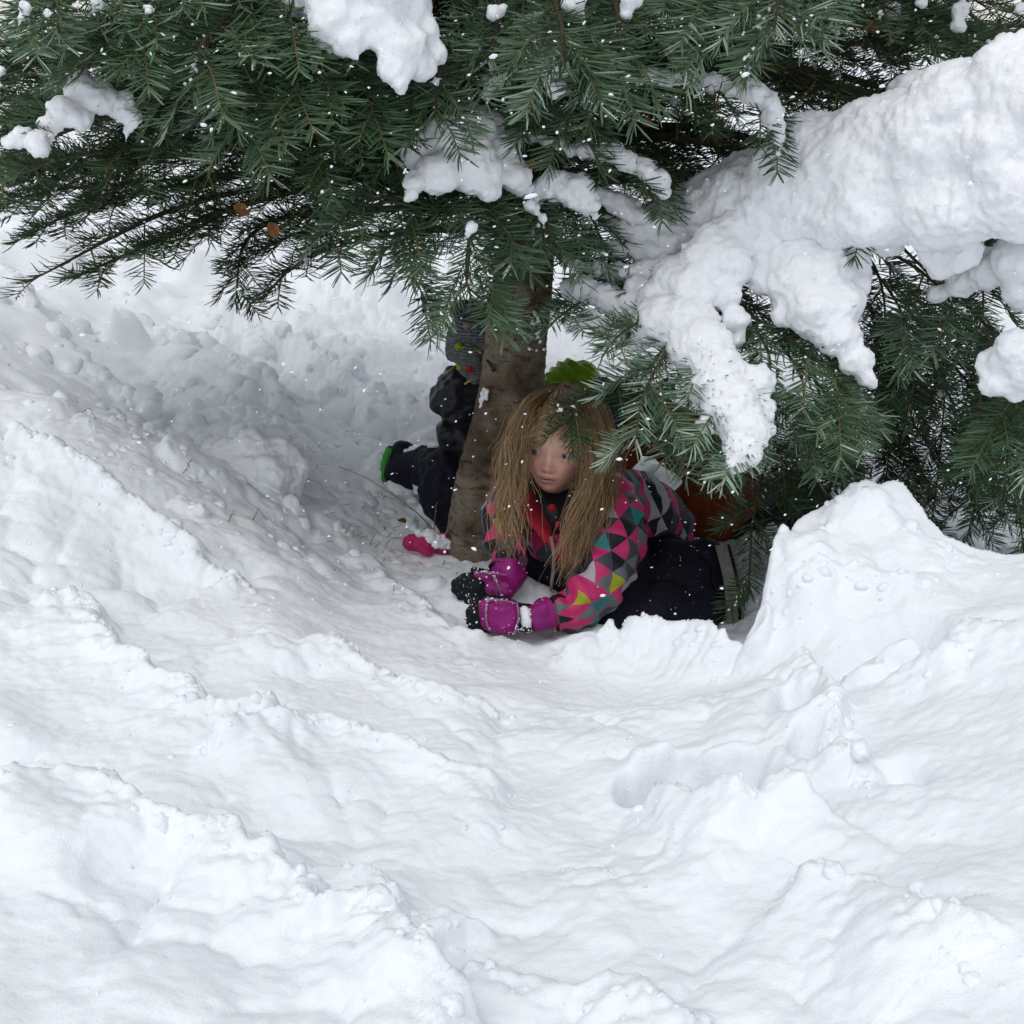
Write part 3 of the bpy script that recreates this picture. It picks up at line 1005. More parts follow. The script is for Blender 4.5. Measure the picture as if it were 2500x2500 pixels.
def place(k, first, z, az, tilt, sc):
    """az measured from +Y (away from the camera), clockwise"""
    if first:
        w = PW[k]
    else:
        w = PW[k].copy()
        COL.objects.link(w)
        w.parent = tree
        n = PN[k].copy()
        COL.objects.link(n)
        n.parent = w
    c = trunk_at(z) - np.array(tree.location)
    w.matrix_parent_inverse = Matrix.Identity(4)
    w.location = tuple(c)
    w.rotation_euler = (fr.uniform(-.3, .3), -tilt, math.pi / 2 - az)
    w.scale = (sc, sc, sc)


cnt = 0
for lay, z in enumerate(np.arange(.80, 1.30, .085)):          # behind and beside the trunk
    nb = 7
    for i in range(nb):
        az = math.radians(-112 + 224 * (i + .5 * (lay % 2) + fr.uniform(-.2, .2)) / (nb - 1 + .5))
        place(cnt % 4, cnt < 4, z + fr.uniform(-.03, .03), az, math.radians(fr.uniform(-4, 7)), fr.uniform(.8, 1.1) * (1 - .25 * math.cos(az)))
        cnt += 1
for lay, z in enumerate(np.arange(1.42, 4.2, .30)):            # the crown above the picture
    nb = 8 if z < 3 else 6
    for i in range(nb):
        az = math.radians(360 * (i + .5 * (lay % 2) + fr.uniform(-.2, .2)) / nb)
        place(cnt % 4, False, z, az, math.radians(fr.uniform(2, 12)), fr.uniform(.85, 1.1) * (1.0 - .2 * (z - 1.4)))
        cnt += 1
print('needles', n_need, 'boughs', len(BOUGHS) + cnt)
# ------------------------------------------------------------------ snow lying on the boughs
def snow_load(label, balls, vox=.006, seed=1, fluff=1.0, name='snow_load', group=None, smooth=8, subs=6):
    r = np.random.default_rng(seed)
    parts = []
    for u, v, Y, rp in balls:
        c, R = P(u, v, Y), px(rp, Y)
        n = ICO2 if rp > 25 else ICO1
        parts.append((c + n[0] * R * np.array([1, .85, .92]), n[1]))
        for _ in range(subs):
            d = unit(r.normal(size=3))
            s = r.uniform(.30, .55) * R
            parts.append((c + d * R * r.uniform(.45, .70) + ICO1[0] * s, ICO1[1]))
    V, F = blob(parts, vox, smooth, [(.011 * fluff, 11, seed), (.0055 * fluff, 36, seed + 3), (.0038 * fluff, 95, seed + 6), (.0018 * fluff, 220, seed + 8)])
    return obj(name, mesh_np(name, V, F, M_SNOWF), None, label, 'snow', group)


def fill_poly(poly, r, step, yf, seed):
    poly = np.array(poly, float)
    g = np.random.default_rng(seed)
    out = []
    for u in np.arange(poly[:, 0].min(), poly[:, 0].max(), step):
        for v in np.arange(poly[:, 1].min(), poly[:, 1].max(), step):
            uu, vv = u + g.uniform(-.3, .3) * step, v + g.uniform(-.3, .3) * step
            ins = False
            for (x0, y0), (x1, y1) in zip(poly, np.roll(poly, -1, 0)):
                if (y0 > vv) != (y1 > vv) and uu < (x1 - x0) * (vv - y0) / (y1 - y0) + x0:
                    ins = not ins
            if ins:
                out.append((uu, vv, yf(uu, vv) + g.uniform(-.008, .008), r * g.uniform(.9, 1.12)))
    return out


yD = lambda u, v: 2.22 - (u - 1560) / 990 * .46 - max(0, v - 250) / 1000 * .12
mass = fill_poly([(1690, 545), (1800, 480), (1920, 410), (2020, 350), (2190, 300), (2340, 235), (2450, 185), (2560, 130), (2560, 520), (2430, 480), (2350, 560), (2250, 520), (2120, 550), (2000, 560), (1880, 530), (1780, 560)], 98, 62, yD, 5)
mass += [(1580, 520, 2.2, 30), (1620, 520, 2.18, 42), (1680, 500, 2.16, 52), (1660, 550, 2.14, 45), (1700, 505, 2.15, 58), (1760, 470, 2.12, 62), (1830, 435, 2.1, 64), (1910, 390, 2.06, 64), (1990, 345, 2.03, 66), (2080, 315, 2.0, 66), (2160, 290, 1.97, 60), (2090, 700, 1.95, 36), (2170, 590, 1.95, 40), (2350, 610, 1.88, 50), (2420, 520, 1.84, 40), (2230, 205, 2.02, 42), (2190, 215, 2.04, 30), (2080, 660, 1.97, 45), (2060, 620, 1.98, 60), (2300, 640, 1.9, 40), (2270, 610, 1.9, 40), (1610, 480, 2.2, 22)]
snow_load('great sloping mass of snow burying the long bough to the right of the trunk', mass, .0060, 11, 1.0, smooth=34, subs=2)
snow_load('knobbly rolls of snow where the great mass spills onto the bough above the girl',
          [(1830, 545, 2.03, 65), (1870, 590, 2.01, 60), (1760, 590, 2.02, 62), (1730, 630, 1.99, 72), (1780, 650, 1.97, 58), (1660, 690, 2.0, 66), (1600, 735, 2.0, 50), (1700, 700, 1.97, 70), (1770, 720, 1.96, 42), (1795, 780, 1.95, 34), (1800, 830, 1.95, 30), (1560, 700, 2.05, 36)], .006, 12)
snow_load('long tongue of snow on the bough drooping beside the girl',
          [(1580, 800, 1.97, 40), (1620, 780, 1.97, 62), (1680, 790, 1.95, 76), (1715, 850, 1.91, 82), (1755, 920, 1.87, 80), (1790, 990, 1.83, 76), (1815, 1050, 1.80, 62), (1808, 1100, 1.775, 48), (1790, 1135, 1.76, 30), (1850, 930, 1.87, 44), (1868, 1000, 1.84, 38), (1880, 1050, 1.83, 20), (1560, 830, 1.97, 22), (1700, 960, 1.86, 34), (1730, 1040, 1.82, 34)], .0055, 13)
snow_load('snow lobe running down the bough past the tongue, ending in a pointed tip',
          [(1900, 640, 2.0, 74), (1950, 690, 1.97, 84), (1990, 760, 1.93, 78), (2045, 820, 1.91, 62), (2090, 880, 1.89, 46), (2120, 930, 1.88, 26), (2130, 970, 1.88, 12), (1920, 760, 1.95, 44), (1960, 620, 2.0, 78), (2020, 660, 1.97, 74), (2055, 740, 1.94, 62), (1860, 680, 1.99, 44), (2000, 700, 1.95, 70), (2110, 1010, 1.88, 14), (2120, 1030, 1.88, 9)], .006, 14)
snow_load('flat pad of snow on the needle spray just right of the trunk', [(1390, 708, 2.10, 26), (1430, 716, 2.08, 36), (1480, 730, 2.06, 40), (1535, 745, 2.05, 40), (1590, 760, 2.03, 36)], .005, 15)
snow_load('small snow pad on the needle spray above the lime-green hood', [(1400, 795, 2.02, 24), (1440, 780, 2.02, 28), (1475, 790, 2.01, 20), (1510, 820, 1.98, 22), (1540, 850, 1.95, 16)], .0045, 16)
snow_load('broad snow cushion on the bough in front of the upper trunk',
          [(1030, 360, 1.98, 48), (1085, 350, 1.98, 64), (1150, 330, 2.02, 58), (1150, 400, 1.97, 72), (1215, 385, 2.02, 58), (1255, 430, 2.0, 40), (1075, 420, 1.94, 50), (1190, 460, 1.96, 34), (1130, 270, 2.08, 40), (1185, 300, 2.08, 40), (1010, 440, 1.92, 24), (1000, 480, 1.91, 19), (980, 520, 1.91, 10), (1280, 460, 2.02, 24), (1240, 350, 2.06, 30)], .006, 17)
snow_load('snow cap with a thin icicle-like drip on the spray before the trunk', [(1310, 470, 2.04, 28), (1355, 455, 2.03, 38), (1405, 465, 2.03, 42), (1435, 495, 2.02, 28), (1300, 505, 2.0, 22), (1325, 530, 1.99, 15), (1328, 555, 1.985, 9), (1330, 575, 1.98, 6), (1455, 530, 2.03, 14)], .0045, 18)
snow_load('thick white snow slab on the highest bough in view',
          [(750, -30, 1.88, 70), (830, -20, 1.84, 100), (940, -30, 1.86, 105), (1000, 20, 1.86, 52), (820, 60, 1.81, 66), (850, 105, 1.79, 40), (870, 140, 1.78, 18), (985, 110, 1.82, 60), (960, 160, 1.81, 46), (978, 205, 1.80, 20), (1030, 160, 1.84, 40), (1045, 80, 1.85, 32), (1060, 130, 1.86, 34), (1060, 200, 1.88, 20), (920, 60, 1.82, 60)], .006, 19, .8)
snow_load('rounded snow clump perched on the outer left bough', [(205, 210, 1.90, 44), (240, 235, 1.89, 38), (160, 275, 1.87, 36), (125, 310, 1.87, 26), (195, 290, 1.87, 28)], .005, 20)
snow_load('snow patch trailing downward beside the rounded clump on the left bough', [(300, 262, 1.9, 34), (325, 285, 1.9, 26), (312, 320, 1.9, 15), (308, 345, 1.9, 9), (280, 255, 1.9, 26)], .0045, 21)
snow_load('two small snow balls at the tip of the left bough', [(50, 340, 1.85, 26), (90, 352, 1.83, 27), (25, 350, 1.85, 22), (120, 340, 1.85, 16)], .0045, 22)
snow_load('narrow streak of snow on a hanging shoot between trunk top and snow slab', [(1330, 110, 1.98, 36), (1345, 160, 1.96, 34), (1350, 210, 1.95, 24), (1310, 70, 1.98, 34), (1200, 200, 2.0, 24), (1230, 185, 2.0, 26), (1190, 230, 1.99, 16)], .0045, 23)
G = 'small snow lumps caught on shoots'
for i, bl in enumerate([[(1205, 30, 1.9, 22), (1225, 20, 1.9, 14)], [(1400, 10, 1.86, 26), (1420, 40, 1.86, 14)], [(1540, 5, 1.86, 20), (1530, 35, 1.86, 12)], [(60, 18, 1.72, 16), (52, 48, 1.72, 13), (44, 66, 1.72, 8)], [(112, 30, 1.70, 13)],
                        [(240, 8, 1.76, 22), (225, 30, 1.76, 12)], [(2178, 20, 2.15, 20), (2185, 40, 2.15, 14)], [(2345, 20, 2.1, 26), (2340, 60, 2.1, 20)], [(2250, 5, 2.1, 18)], [(2030, 60, 2.2, 14), (2045, 80, 2.2, 10)], [(0, 175, 1.9, 18), (-5, 205, 1.9, 14)],
                        [(1150, 555, 1.9, 14), (1140, 575, 1.9, 13), (1150, 600, 1.9, 7)], [(1645, 250, 2.3, 12), (1652, 275, 2.3, 8)], [(2310, 930, 2.2, 12), (2300, 960, 2.2, 9)], [(2490, 20, 2.0, 18)], [(2040, 190, 2.3, 14), (2060, 210, 2.3, 12)]]):
    snow_load({11: 'small dripping clot of snow on the spray hanging before the trunk', 12: 'small clot of snow in the dark boughs below the arched snow line', 13: 'small clot of snow on a hanging spray beyond the pointed snow mound'}.get(i, 'small lump of snow caught on a high fir shoot'), bl, .0035, 40 + i, .7, 'snow_lump', G)


def snow_line(label, pts, seed):
    w = catmull(PP(pts), 40)
    rr = np.interp(np.linspace(0, 1, 40), np.linspace(0, 1, len(pts)), [q[3] for q in pts])
    r = np.random.default_rng(seed)
    parts = []
    for c, q in zip(w, rr):
        R = px(q, c[1]) * r.uniform(.8, 1.5)
        parts.append((c + r.normal(0, .25, 3) * R + ICO1[0] * R, ICO1[1]))
    V, F = blob(parts, .004, 2, [(.005, 40, seed), (.002, 120, seed + 1)])
    obj('snow_ridge', mesh_np('snow_ridge', V, F, M_SNOWF), None, label, 'snow')


snow_line('arched line of snow along a dark bough above the great snow mass', [(1560, 190, 2.08, 12), (1660, 188, 2.03, 16), (1760, 205, 1.99, 18), (1840, 228, 1.96, 20), (1885, 268, 1.95, 18), (1902, 325, 1.95, 12)], 61)
snow_line('thin line of snow on the twig leaving the upper trunk to the right', [(1250, 325, 2.12, 11), (1340, 342, 2.08, 12), (1440, 365, 2.05, 15), (1520, 388, 2.03, 20), (1585, 420, 2.02, 20), (1618, 468, 2.01, 15)], 62)
snow_line('snow strip on the low twig right of the trunk, under the great snow mass', [(1375, 632, 2.17, 10), (1440, 655, 2.12, 12), (1530, 664, 2.08, 16), (1600, 652, 2.06, 20)], 63)
snow_line('crumbly snow trail linking the trunk twig to the great snow mass', [(1480, 540, 2.14, 14), (1530, 556, 2.13, 20), (1590, 566, 2.12, 26), (1650, 596, 2.1, 30)], 64)
snow_line('snow strip along the twig just above the flat pad right of the trunk', [(1420, 585, 2.16, 9), (1490, 600, 2.13, 13), (1560, 608, 2.11, 16), (1640, 620, 2.08, 18)], 67)
snow_line('short snowy twig edge beside the snow cap with the thin drip', [(1450, 470, 2.1, 11), (1510, 500, 2.1, 16), (1560, 530, 2.1, 18)], 68)
snow_load('snow shelf on the bough at the far right above the hanging sprays', [(2290, 720, 2.0, 32), (2345, 690, 1.97, 46), (2410, 660, 1.94, 56), (2480, 640, 1.9, 66), (2540, 640, 1.88, 80), (2490, 710, 1.88, 40)], .006, 65)
snow_load('big round snow lump on the bough beyond the pointed mound', [(2430, 890, 1.83, 46), (2480, 850, 1.81, 56), (2440, 930, 1.82, 44), (2500, 910, 1.80, 60), (2540, 870, 1.8, 60), (2410, 950, 1.82, 20), (2480, 960, 1.8, 30)], .006, 66)

# dusting of snow along the shoots
bag = Bag()
dr = np.random.default_rng(77)
for pts in tops_all:
    if dr.random() > .20:
        continue
    n = int(dr.integers(2, 7))
    i0 = dr.integers(0, max(1, len(pts) - 3))
    c = pts[min(i0, len(pts) - 1)]
    for k in range(n):
        q = pts[min(len(pts) - 1, i0 + k // 2)] + dr.normal(0, .004, 3) + [0, 0, .004]
        r = .002 + .004 * dr.random() ** 2
        V = ICO1[0] * r * dr.uniform(.6, 1.3, 3)
        V = V * (1 + .2 * dr.normal(size=(len(V), 1)))
        bag.add(V + q, ICO1[1])
V, F, _ = bag.get()
obj('snow_dusting', mesh_np('snow_dusting', V, F, M_SNOWF), kind='stuff', label='specks of snow clinging to the fir shoots', cat='snow')

# a big block of snow on the slope
yb = ray_ground(630, 1195, ground_h)[1]
snow_load('large rounded block of snow on the slope left of the kneeling child', [(570, 1120, yb + .10, 54), (625, 1108, yb + .10, 64), (685, 1120, yb + .10, 58), (720, 1150, yb + .08, 42), (600, 1155, yb + .06, 58), (660, 1162, yb + .05, 56), (530, 1135, yb + .10, 40), (640, 1195, yb + .06, 50), (590, 1190, yb + .07, 48), (700, 1190, yb + .08, 46)], .006, 90, 1.2, 'snow_block', smooth=10)
yb = ray_ground(450, 1260, ground_h)[1]
snow_load('low lump of snow below the large rounded block', [(440, 1235, yb + .02, 36), (480, 1243, yb + .02, 30), (410, 1245, yb + .02, 26)], .005, 91, 1.1, 'snow_block', smooth=8)
# ------------------------------------------------------------------ materials of clothes and skin
M_SKIN, nt, b = mat('skin', 0.5, 0.35)
a = node(nt, 'ShaderNodeAttribute', attribute_name='tint')
nt.links.new(a.outputs['Color'], b.inputs['Base Color'])
b.inputs['Subsurface Weight'].default_value = 0.25
b.inputs['Subsurface Radius'].default_value = (0.008, 0.003, 0.002)
M_EYE, nt, b = mat('eye', 0.15, 0.5)
a = node(nt, 'ShaderNodeAttribute', attribute_name='tint')
nt.links.new(a.outputs['Color'], b.inputs['Base Color'])
M_HAIR, nt, b = mat('dark_blond_hair', 0.42, 0.4)
a = node(nt, 'ShaderNodeAttribute', attribute_name='tone')
nt.links.new(ramp(nt, a.outputs['Fac'], [(0, (0.085, 0.048, 0.021)), (.5, (0.30, 0.188, 0.088)), (1, (0.60, 0.43, 0.25))]), b.inputs['Base Color'])
M_NAVY = cloth('navy_cloth', (0.0060, 0.0070, 0.017), (0.0035, 0.004, 0.010), 80)
M_BLACK = cloth('black_puffer', (0.020, 0.020, 0.024), (0.009, 0.009, 0.012), 40, 0.4)
M_RED = cloth('red_fleece', (0.34, 0.012, 0.03), (0.22, 0.008, 0.02), 240, .9, .5, .003)
M_MAG = cloth('magenta_nylon', (0.30, 0.013, 0.18), (0.18, 0.008, 0.115), 24, .5, .7, .012)
M_GBLK = cloth('glove_black', (0.012, 0.013, 0.016), (0.006, 0.006, 0.008), 200, .8, .4)
M_PIPE = cloth('grey_piping', (0.36, 0.20, 0.30), (0.20, 0.08, 0.17), 300)
M_LIME = cloth('lime_nylon', (0.30, 0.52, 0.02), (0.20, 0.38, 0.012), 30, .5)
M_RUST = cloth('rust_fleece', (0.21, 0.044, 0.011), (0.14, 0.028, 0.008), 160, .9, .4, .003)
M_SOLE = cloth('grey_rubber', (0.24, 0.225, 0.195), (0.14, 0.13, 0.11), 50, .7, .4)
M_GREEN = cloth('green_rubber', (0.06, 0.36, 0.04), (0.04, 0.24, 0.03), 60, .6)
M_PINK = cloth('pink_mitten_cloth', (0.50, 0.03, 0.14), (0.36, 0.02, 0.09), 120, .8, .4)
M_KNIT, nt, b = mat('grey_knit', .95, .1)
f = noise_fac(nt, 120, 3)
nt.links.new(ramp(nt, f, [(.3, (.085, .088, .097)), (.7, (.20, .21, .225))]), b.inputs['Base Color'])
tc = nt.nodes.new('ShaderNodeTexCoord')
wv = nt.nodes.new('ShaderNodeTexWave')
wv.inputs['Scale'].default_value = 45
wv.bands_direction = 'Z'
wv.inputs['Distortion'].default_value = 2.5
nt.links.new(tc.outputs['Object'], wv.inputs['Vector'])
bump(nt, b, wv.outputs[0], .8, .004)
M_POMG = cloth('pompom_green', (0.42, 0.50, 0.03), (0.3, 0.36, 0.02), 300, .95, .6)
M_POMR = cloth('pompom_red', (0.62, 0.03, 0.03), (0.5, 0.02, 0.02), 300, .95, .6)
M_POMB = cloth('pompom_beige', (0.40, 0.30, 0.24), (0.3, 0.22, 0.18), 300, .95, .6)
M_POMT = cloth('pompom_teal', (0.03, 0.20, 0.18), (0.02, 0.15, 0.13), 300, .95, .6)

# jacket print: a mosaic of triangles
M_TRI, nt, b = mat('triangle_print_jacket', 0.55, 0.3)
uvn = nt.nodes.new('ShaderNodeTexCoord')
sp = nt.nodes.new('ShaderNodeSeparateXYZ')
nt.links.new(uvn.outputs['UV'], sp.inputs[0])


def mth(op, a_, b_=None):
    n = nt.nodes.new('ShaderNodeMath')
    n.operation = op
    for i, q in enumerate((a_, b_)):
        if q is None:
            continue
        if isinstance(q, (int, float)):
            n.inputs[i].default_value = q
        else:
            nt.links.new(q, n.inputs[i])
    return n.outputs[0]


EDGE = .037
yy = mth('DIVIDE', sp.outputs[1], EDGE * .866)
xx = mth('SUBTRACT', mth('DIVIDE', sp.outputs[0], EDGE), mth('MULTIPLY', yy, .5))
fa, fb_ = mth('FRACT', xx), mth('FRACT', yy)
up = mth('GREATER_THAN', mth('ADD', fa, fb_), 1.0)
cb = nt.nodes.new('ShaderNodeCombineXYZ')
nt.links.new(mth('FLOOR', xx), cb.inputs[0])
nt.links.new(mth('FLOOR', yy), cb.inputs[1])
nt.links.new(mth('ADD', up, 0.5), cb.inputs[2])
wn_ = nt.nodes.new('ShaderNodeTexWhiteNoise')
nt.links.new(cb.outputs[0], wn_.inputs['Vector'])
pc, gc, bc, lc, wc, yc_, tc_ = (0.50, 0.028, 0.13), (0.050, 0.052, 0.066), (0.010, 0.010, 0.018), (0.13, 0.13, 0.15), (0.37, 0.36, 0.39), (0.32, 0.34, 0.015), (0.015, 0.19, 0.19)
nt.links.new(ramp(nt, wn_.outputs['Value'], [(0, pc), (.31, gc), (.50, bc), (.72, lc), (.81, wc), (.91, yc_), (.957, tc_)], 'CONSTANT'), b.inputs['Base Color'])
bump(nt, b, noise_fac(nt, 22, 4), .35, .008)


def cp(a_, b_=None):
    """capsule between two photo points (u, v, distance, radius in pixels)"""
    b_ = b_ or a_
    return (P(*a_[:3]), px(a_[3], a_[2]), P(*b_[:3]), px(b_[3], b_[2]))


def chain(*q):
    return [cp(a_, b_) for a_, b_ in zip(q[:-1], q[1:])]


def box_uv(V, F):
    N = np.cross(V[F[:, 2]] - V[F[:, 0]], V[F[:, 3]] - V[F[:, 1]])
    ax = np.argmax(np.abs(N), 1)
    L = V[F]
    uv = np.where((ax == 0)[:, None, None], L[..., [1, 2]], np.where((ax == 1)[:, None, None], L[..., [0, 2]], L[..., [0, 1]]))
    return uv.reshape(-1, 2) + 3.0


def sleeve(pts, seed, nr=80, seg=48, wr=.009):
    """sleeve tube with creases; returns V, F, uv per loop"""
    w = PP(pts)
    rr = [px(q[3], q[2]) for q in pts]
    path = catmull(w, nr)
    rad = np.interp(np.linspace(0, 1, nr), np.linspace(0, 1, len(rr)), rr)
    V, F = tube(path, rad, seg)
    cen = np.repeat(path, seg, 0)
    o = unit(V - cen)
    cum = np.concatenate([[0], np.cumsum(np.linalg.norm(np.diff(path, axis=0), axis=1))])
    t = np.repeat(cum, seg)
    a_ = np.tile(np.linspace(0, 2 * np.pi, seg, endpoint=False), nr)
    d = wr * fbm3(V * 24, 2, seed) + wr * .6 * np.sin(t * 105 + 2.2 * np.sin(a_ + seed) + 3 * perlin3(V * 15, seed + 1))* (.4 + .6 * sstep(0, .4, perlin3(V * 9, seed + 2) + .2))
    V = V + o * d[:, None]
    ca = np.arange(seg + 1) / seg * 2 * np.pi * np.mean(rr)
    J = np.tile(np.arange(seg), nr - 1)
    I = np.repeat(np.arange(nr - 1), seg)
    uv = np.stack([np.stack([ca[J], cum[I]], -1), np.stack([ca[J + 1], cum[I]], -1), np.stack([ca[J + 1], cum[I + 1]], -1), np.stack([ca[J], cum[I + 1]], -1)], 1)
    return V, F, uv.reshape(-1, 2) + seed * .31


def tube_obj(name, pts, rp, m, parent, seg=10, n=24, flat=None, world=False, noise=0):
    w = np.asarray(pts, float) if world else PP(pts)
    V, F = tube(catmull(w, n), rp, seg, flat)
    if noise:
        V = V + unit(V - np.repeat(catmull(w, n), seg, 0)) * (noise * fbm3(V * 60, 2, 5))[:, None]
    return obj(name, mesh_np(name, V, F, m), parent)


def fuzz(c, R, n, L, wd, seed, m, name, parent, squash=(1, 1, 1)):
    r = np.random.default_rng(seed)
    d = unit(r.normal(size=(n, 3)))
    p0 = c + d * R * .5
    p1 = c + (d * R + r.normal(0, .18, (n, 3)) * L) * np.array(squash)
    W = unit(np.cross(d, r.normal(size=(n, 3)))) * wd
    V = np.stack([p0 - W, p0 + W, p1 + W * .6, p1 - W * .6], 1).reshape(-1, 3)
    F = np.arange(4 * n).reshape(-1, 4)
    core = ICO2[0] * R * .85 * np.array(squash) + c
    F2 = np.hstack([ICO2[1], ICO2[1][:, 2:3]])
    return obj(name, mesh_np(name, np.vstack([V, core]), np.vstack([F, F2 + len(V)]), m, attr={'tone': np.full(len(V) + len(core), .5)}), parent)


# ------------------------------------------------------------------ the girl in front
girl = thing('person', P(1400, 1540, 2.08), 'long-haired girl in a triangle-print jacket crouching on her elbows before the trunk', 'person')
HC = P(1362, 1078, 2.20)
hy = unit(np.array([.22, 1.0, -.13]))                 # back of the head
hz = np.array([.06, -.04, 1.0])
hz = unit(hz - hy * (hz @ hy))
hx = np.cross(hy, hz)
HM = np.stack([hx, hy, hz], 1)


def head_mesh(nt_=110, np_=150):
    th = np.linspace(1e-3, np.pi - 1e-3, nt_)[:, None]
    ph = np.linspace(0, 2 * np.pi, np_, endpoint=False)[None, :]
    d = np.stack([np.sin(th) * np.cos(ph), np.sin(th) * np.sin(ph), np.cos(th) * np.ones_like(ph)], -1).reshape(-1, 3)
    p = d * np.array([.070, .086, .100])
    p[:, 2] = np.where(p[:, 2] < 0, p[:, 2] * 1.06, p[:, 2])
    x, y, z = p[:, 0].copy(), p[:, 1].copy(), p[:, 2].copy()
    x *= 1.03 - .27 * sstep(.005, -.098, z) ** 1.3
    back = y > 0
    y = np.where(back, y * (1 - .5 * sstep(-.01, -.09, z)), y)
    fr_ = sstep(.0, -.05, y)
    g = lambda cx, cz, sx, sz: np.exp(-((x - cx) / sx) ** 2 - ((z - cz) / sz) ** 2)
    sym = lambda cx, cz, sx, sz: g(cx, cz, sx, sz) + g(-cx, cz, sx, sz)
    f = .014 * g(0, -.088, .028, .024) + .010 * g(0, -.060, .034, .03)
    f += .016 * g(0, -.036, .0100, .0088) + .006 * g(0, -.022, .0090, .017) + .005 * sym(.0105, -.040, .005, .006) + .003 * g(0, -.004, .008, .014)
    f += -.0085 * sym(.030, -.010, .015, .0115) + .004 * sym(.028, .010, .018, .007)
    f += .008 * sym(.037, -.042, .018, .020)
    f += .0032 * g(0, -.0575, .017, .0038) + .0036 * g(0, -.0675, .014, .0045) - .0036 * g(0, -.0625, .019, .0019) - .003 * g(0, -.076, .014, .005) - .0015 * g(0, -.050, .003, .005)
    f += .004 * g(0, .045, .04, .03)
    y = y - f * fr_
    q = np.stack([x, y, z], 1)
    skin, dark = np.array([.80, .49, .375]), np.array([.45, .15, .12])
    col = np.tile(skin, (len(q), 1))
    lip = np.clip(g(0, -.0575, .0165, .0034) + g(0, -.067, .0145, .0045), 0, 1) ** .6 * fr_
    lip = np.where(lip > .35, lip, 0)
    red = np.clip(.55 * sym(.036, -.040, .018, .016) + .6 * g(0, -.037, .010, .009) + .4 * g(0, -.09, .02, .02) + .45 * sym(.030, -.012, .016, .010), 0, 1) * fr_
    col = col * (1 - .48 * red[:, None] * np.array([.05, 1, .9]))
    col = col * (1 - .8 * lip[:, None]) + np.array([.48, .12, .125]) * .8 * lip[:, None]
    mouth = np.clip(1.3 * g(0, -.0625, .016, .0020), 0, 1) * fr_
    col = col * (1 - .85 * mouth[:, None])
    nos = np.clip(1.2 * sym(.0062, -.0455, .0030, .0020), 0, 1) * fr_  # dark dots paint in the shade of the nostrils
    col = col * (1 - .7 * nos[:, None])
    brow = np.clip(sym(.031, .0085, .013, .0026), 0, 1) * fr_
    col = col * (1 - .72 * brow[:, None] * np.array([.8, 1, 1]))
    fq = grid_faces(nt_, np_, True)
    return q, fq, col


def H(p):
    return np.asarray(p, float) @ HM.T + HC


hq, hf, hcol = head_mesh()
hV = H(hq)
neck = H([0, .02, -.09])
parts = [(neck, .036, P(1385, 1245, 2.24), .045)] + chain((1385, 1245, 2.25, 70), (1480, 1262, 2.30, 78), (1600, 1275, 2.36, 74)) + \
    chain((1275, 1215, 2.22, 38), (1235, 1290, 2.15, 34), (1245, 1380, 2.09, 28), (1210, 1425, 2.06, 24)) + \
    chain((1475, 1215, 2.22, 40), (1480, 1320, 2.10, 36), (1410, 1490, 1.985, 32), (1300, 1505, 1.97, 26), (1230, 1500, 1.965, 22)) + \
    chain((1600, 1300, 2.36, 60), (1500, 1480, 2.09, 52), (1700, 1530, 2.12, 44)) + chain((1620, 1290, 2.40, 60), (1540, 1440, 2.28, 52), (1720, 1500, 2.28, 44))
bV, bF = blob(parts, .010, 5)
body = obj('body', mesh_np('body', np.vstack([hV, bV]), np.vstack([hf, bF + len(hV)]), M_SKIN, color=np.vstack([hcol, np.tile([.80, .49, .375], (len(bV), 1))])), girl)
for sx in (-1, 1):                                        # eyes
    th = np.linspace(.001, np.pi - .001, 28)[:, None]
    ph = np.linspace(0, 2 * np.pi, 36, endpoint=False)[None, :]
    d = np.stack([np.sin(th) * np.cos(ph), np.sin(th) * np.sin(ph), np.cos(th) * np.ones_like(ph)], -1).reshape(-1, 3)
    gz = unit(np.array([-.30, -1, -.08]))
    ca = d @ gz
    col = np.tile([.42, .37, .35], (len(d), 1))
    col[ca > .83] = [.10, .13, .14]
    col[ca > .945] = [.005, .005, .006]
    e = d * .0122 + [sx * .030, -.0655, -.0105]
    obj('eye', mesh_np('eye', H(e), grid_faces(28, 36, True), M_EYE, color=col), girl)
    lidk = (d[:, 2] > .20) | (d[:, 2] < -.40)
    lid = d * .0131 + [sx * .030, -.0655, -.0105]
    F = grid_faces(28, 36, True)
    F = F[lidk[F].all(1)]
    used = np.unique(F)
    mp = np.zeros(len(d), int)
    mp[used] = np.arange(len(used))
    lc_ = np.tile([.56, .32, .26], (len(used), 1))
    lc_[(d[used][:, 2] < .36) & (d[used][:, 2] > 0)] = [.03, .018, .012]
    obj('eyelid', mesh_np('eyelid', H(lid[used]), mp[F], M_SKIN, color=lc_), girl)
# teeth showing between the lips
tube_obj('teeth', H(np.array([[-.010, -.0905, -.0618], [0, -.0935, -.0622], [.010, -.0905, -.0618]])), .0016, cloth('teeth', (.42, .38, .34), (.36, .32, .28)), girl, world=True, n=10, seg=6)

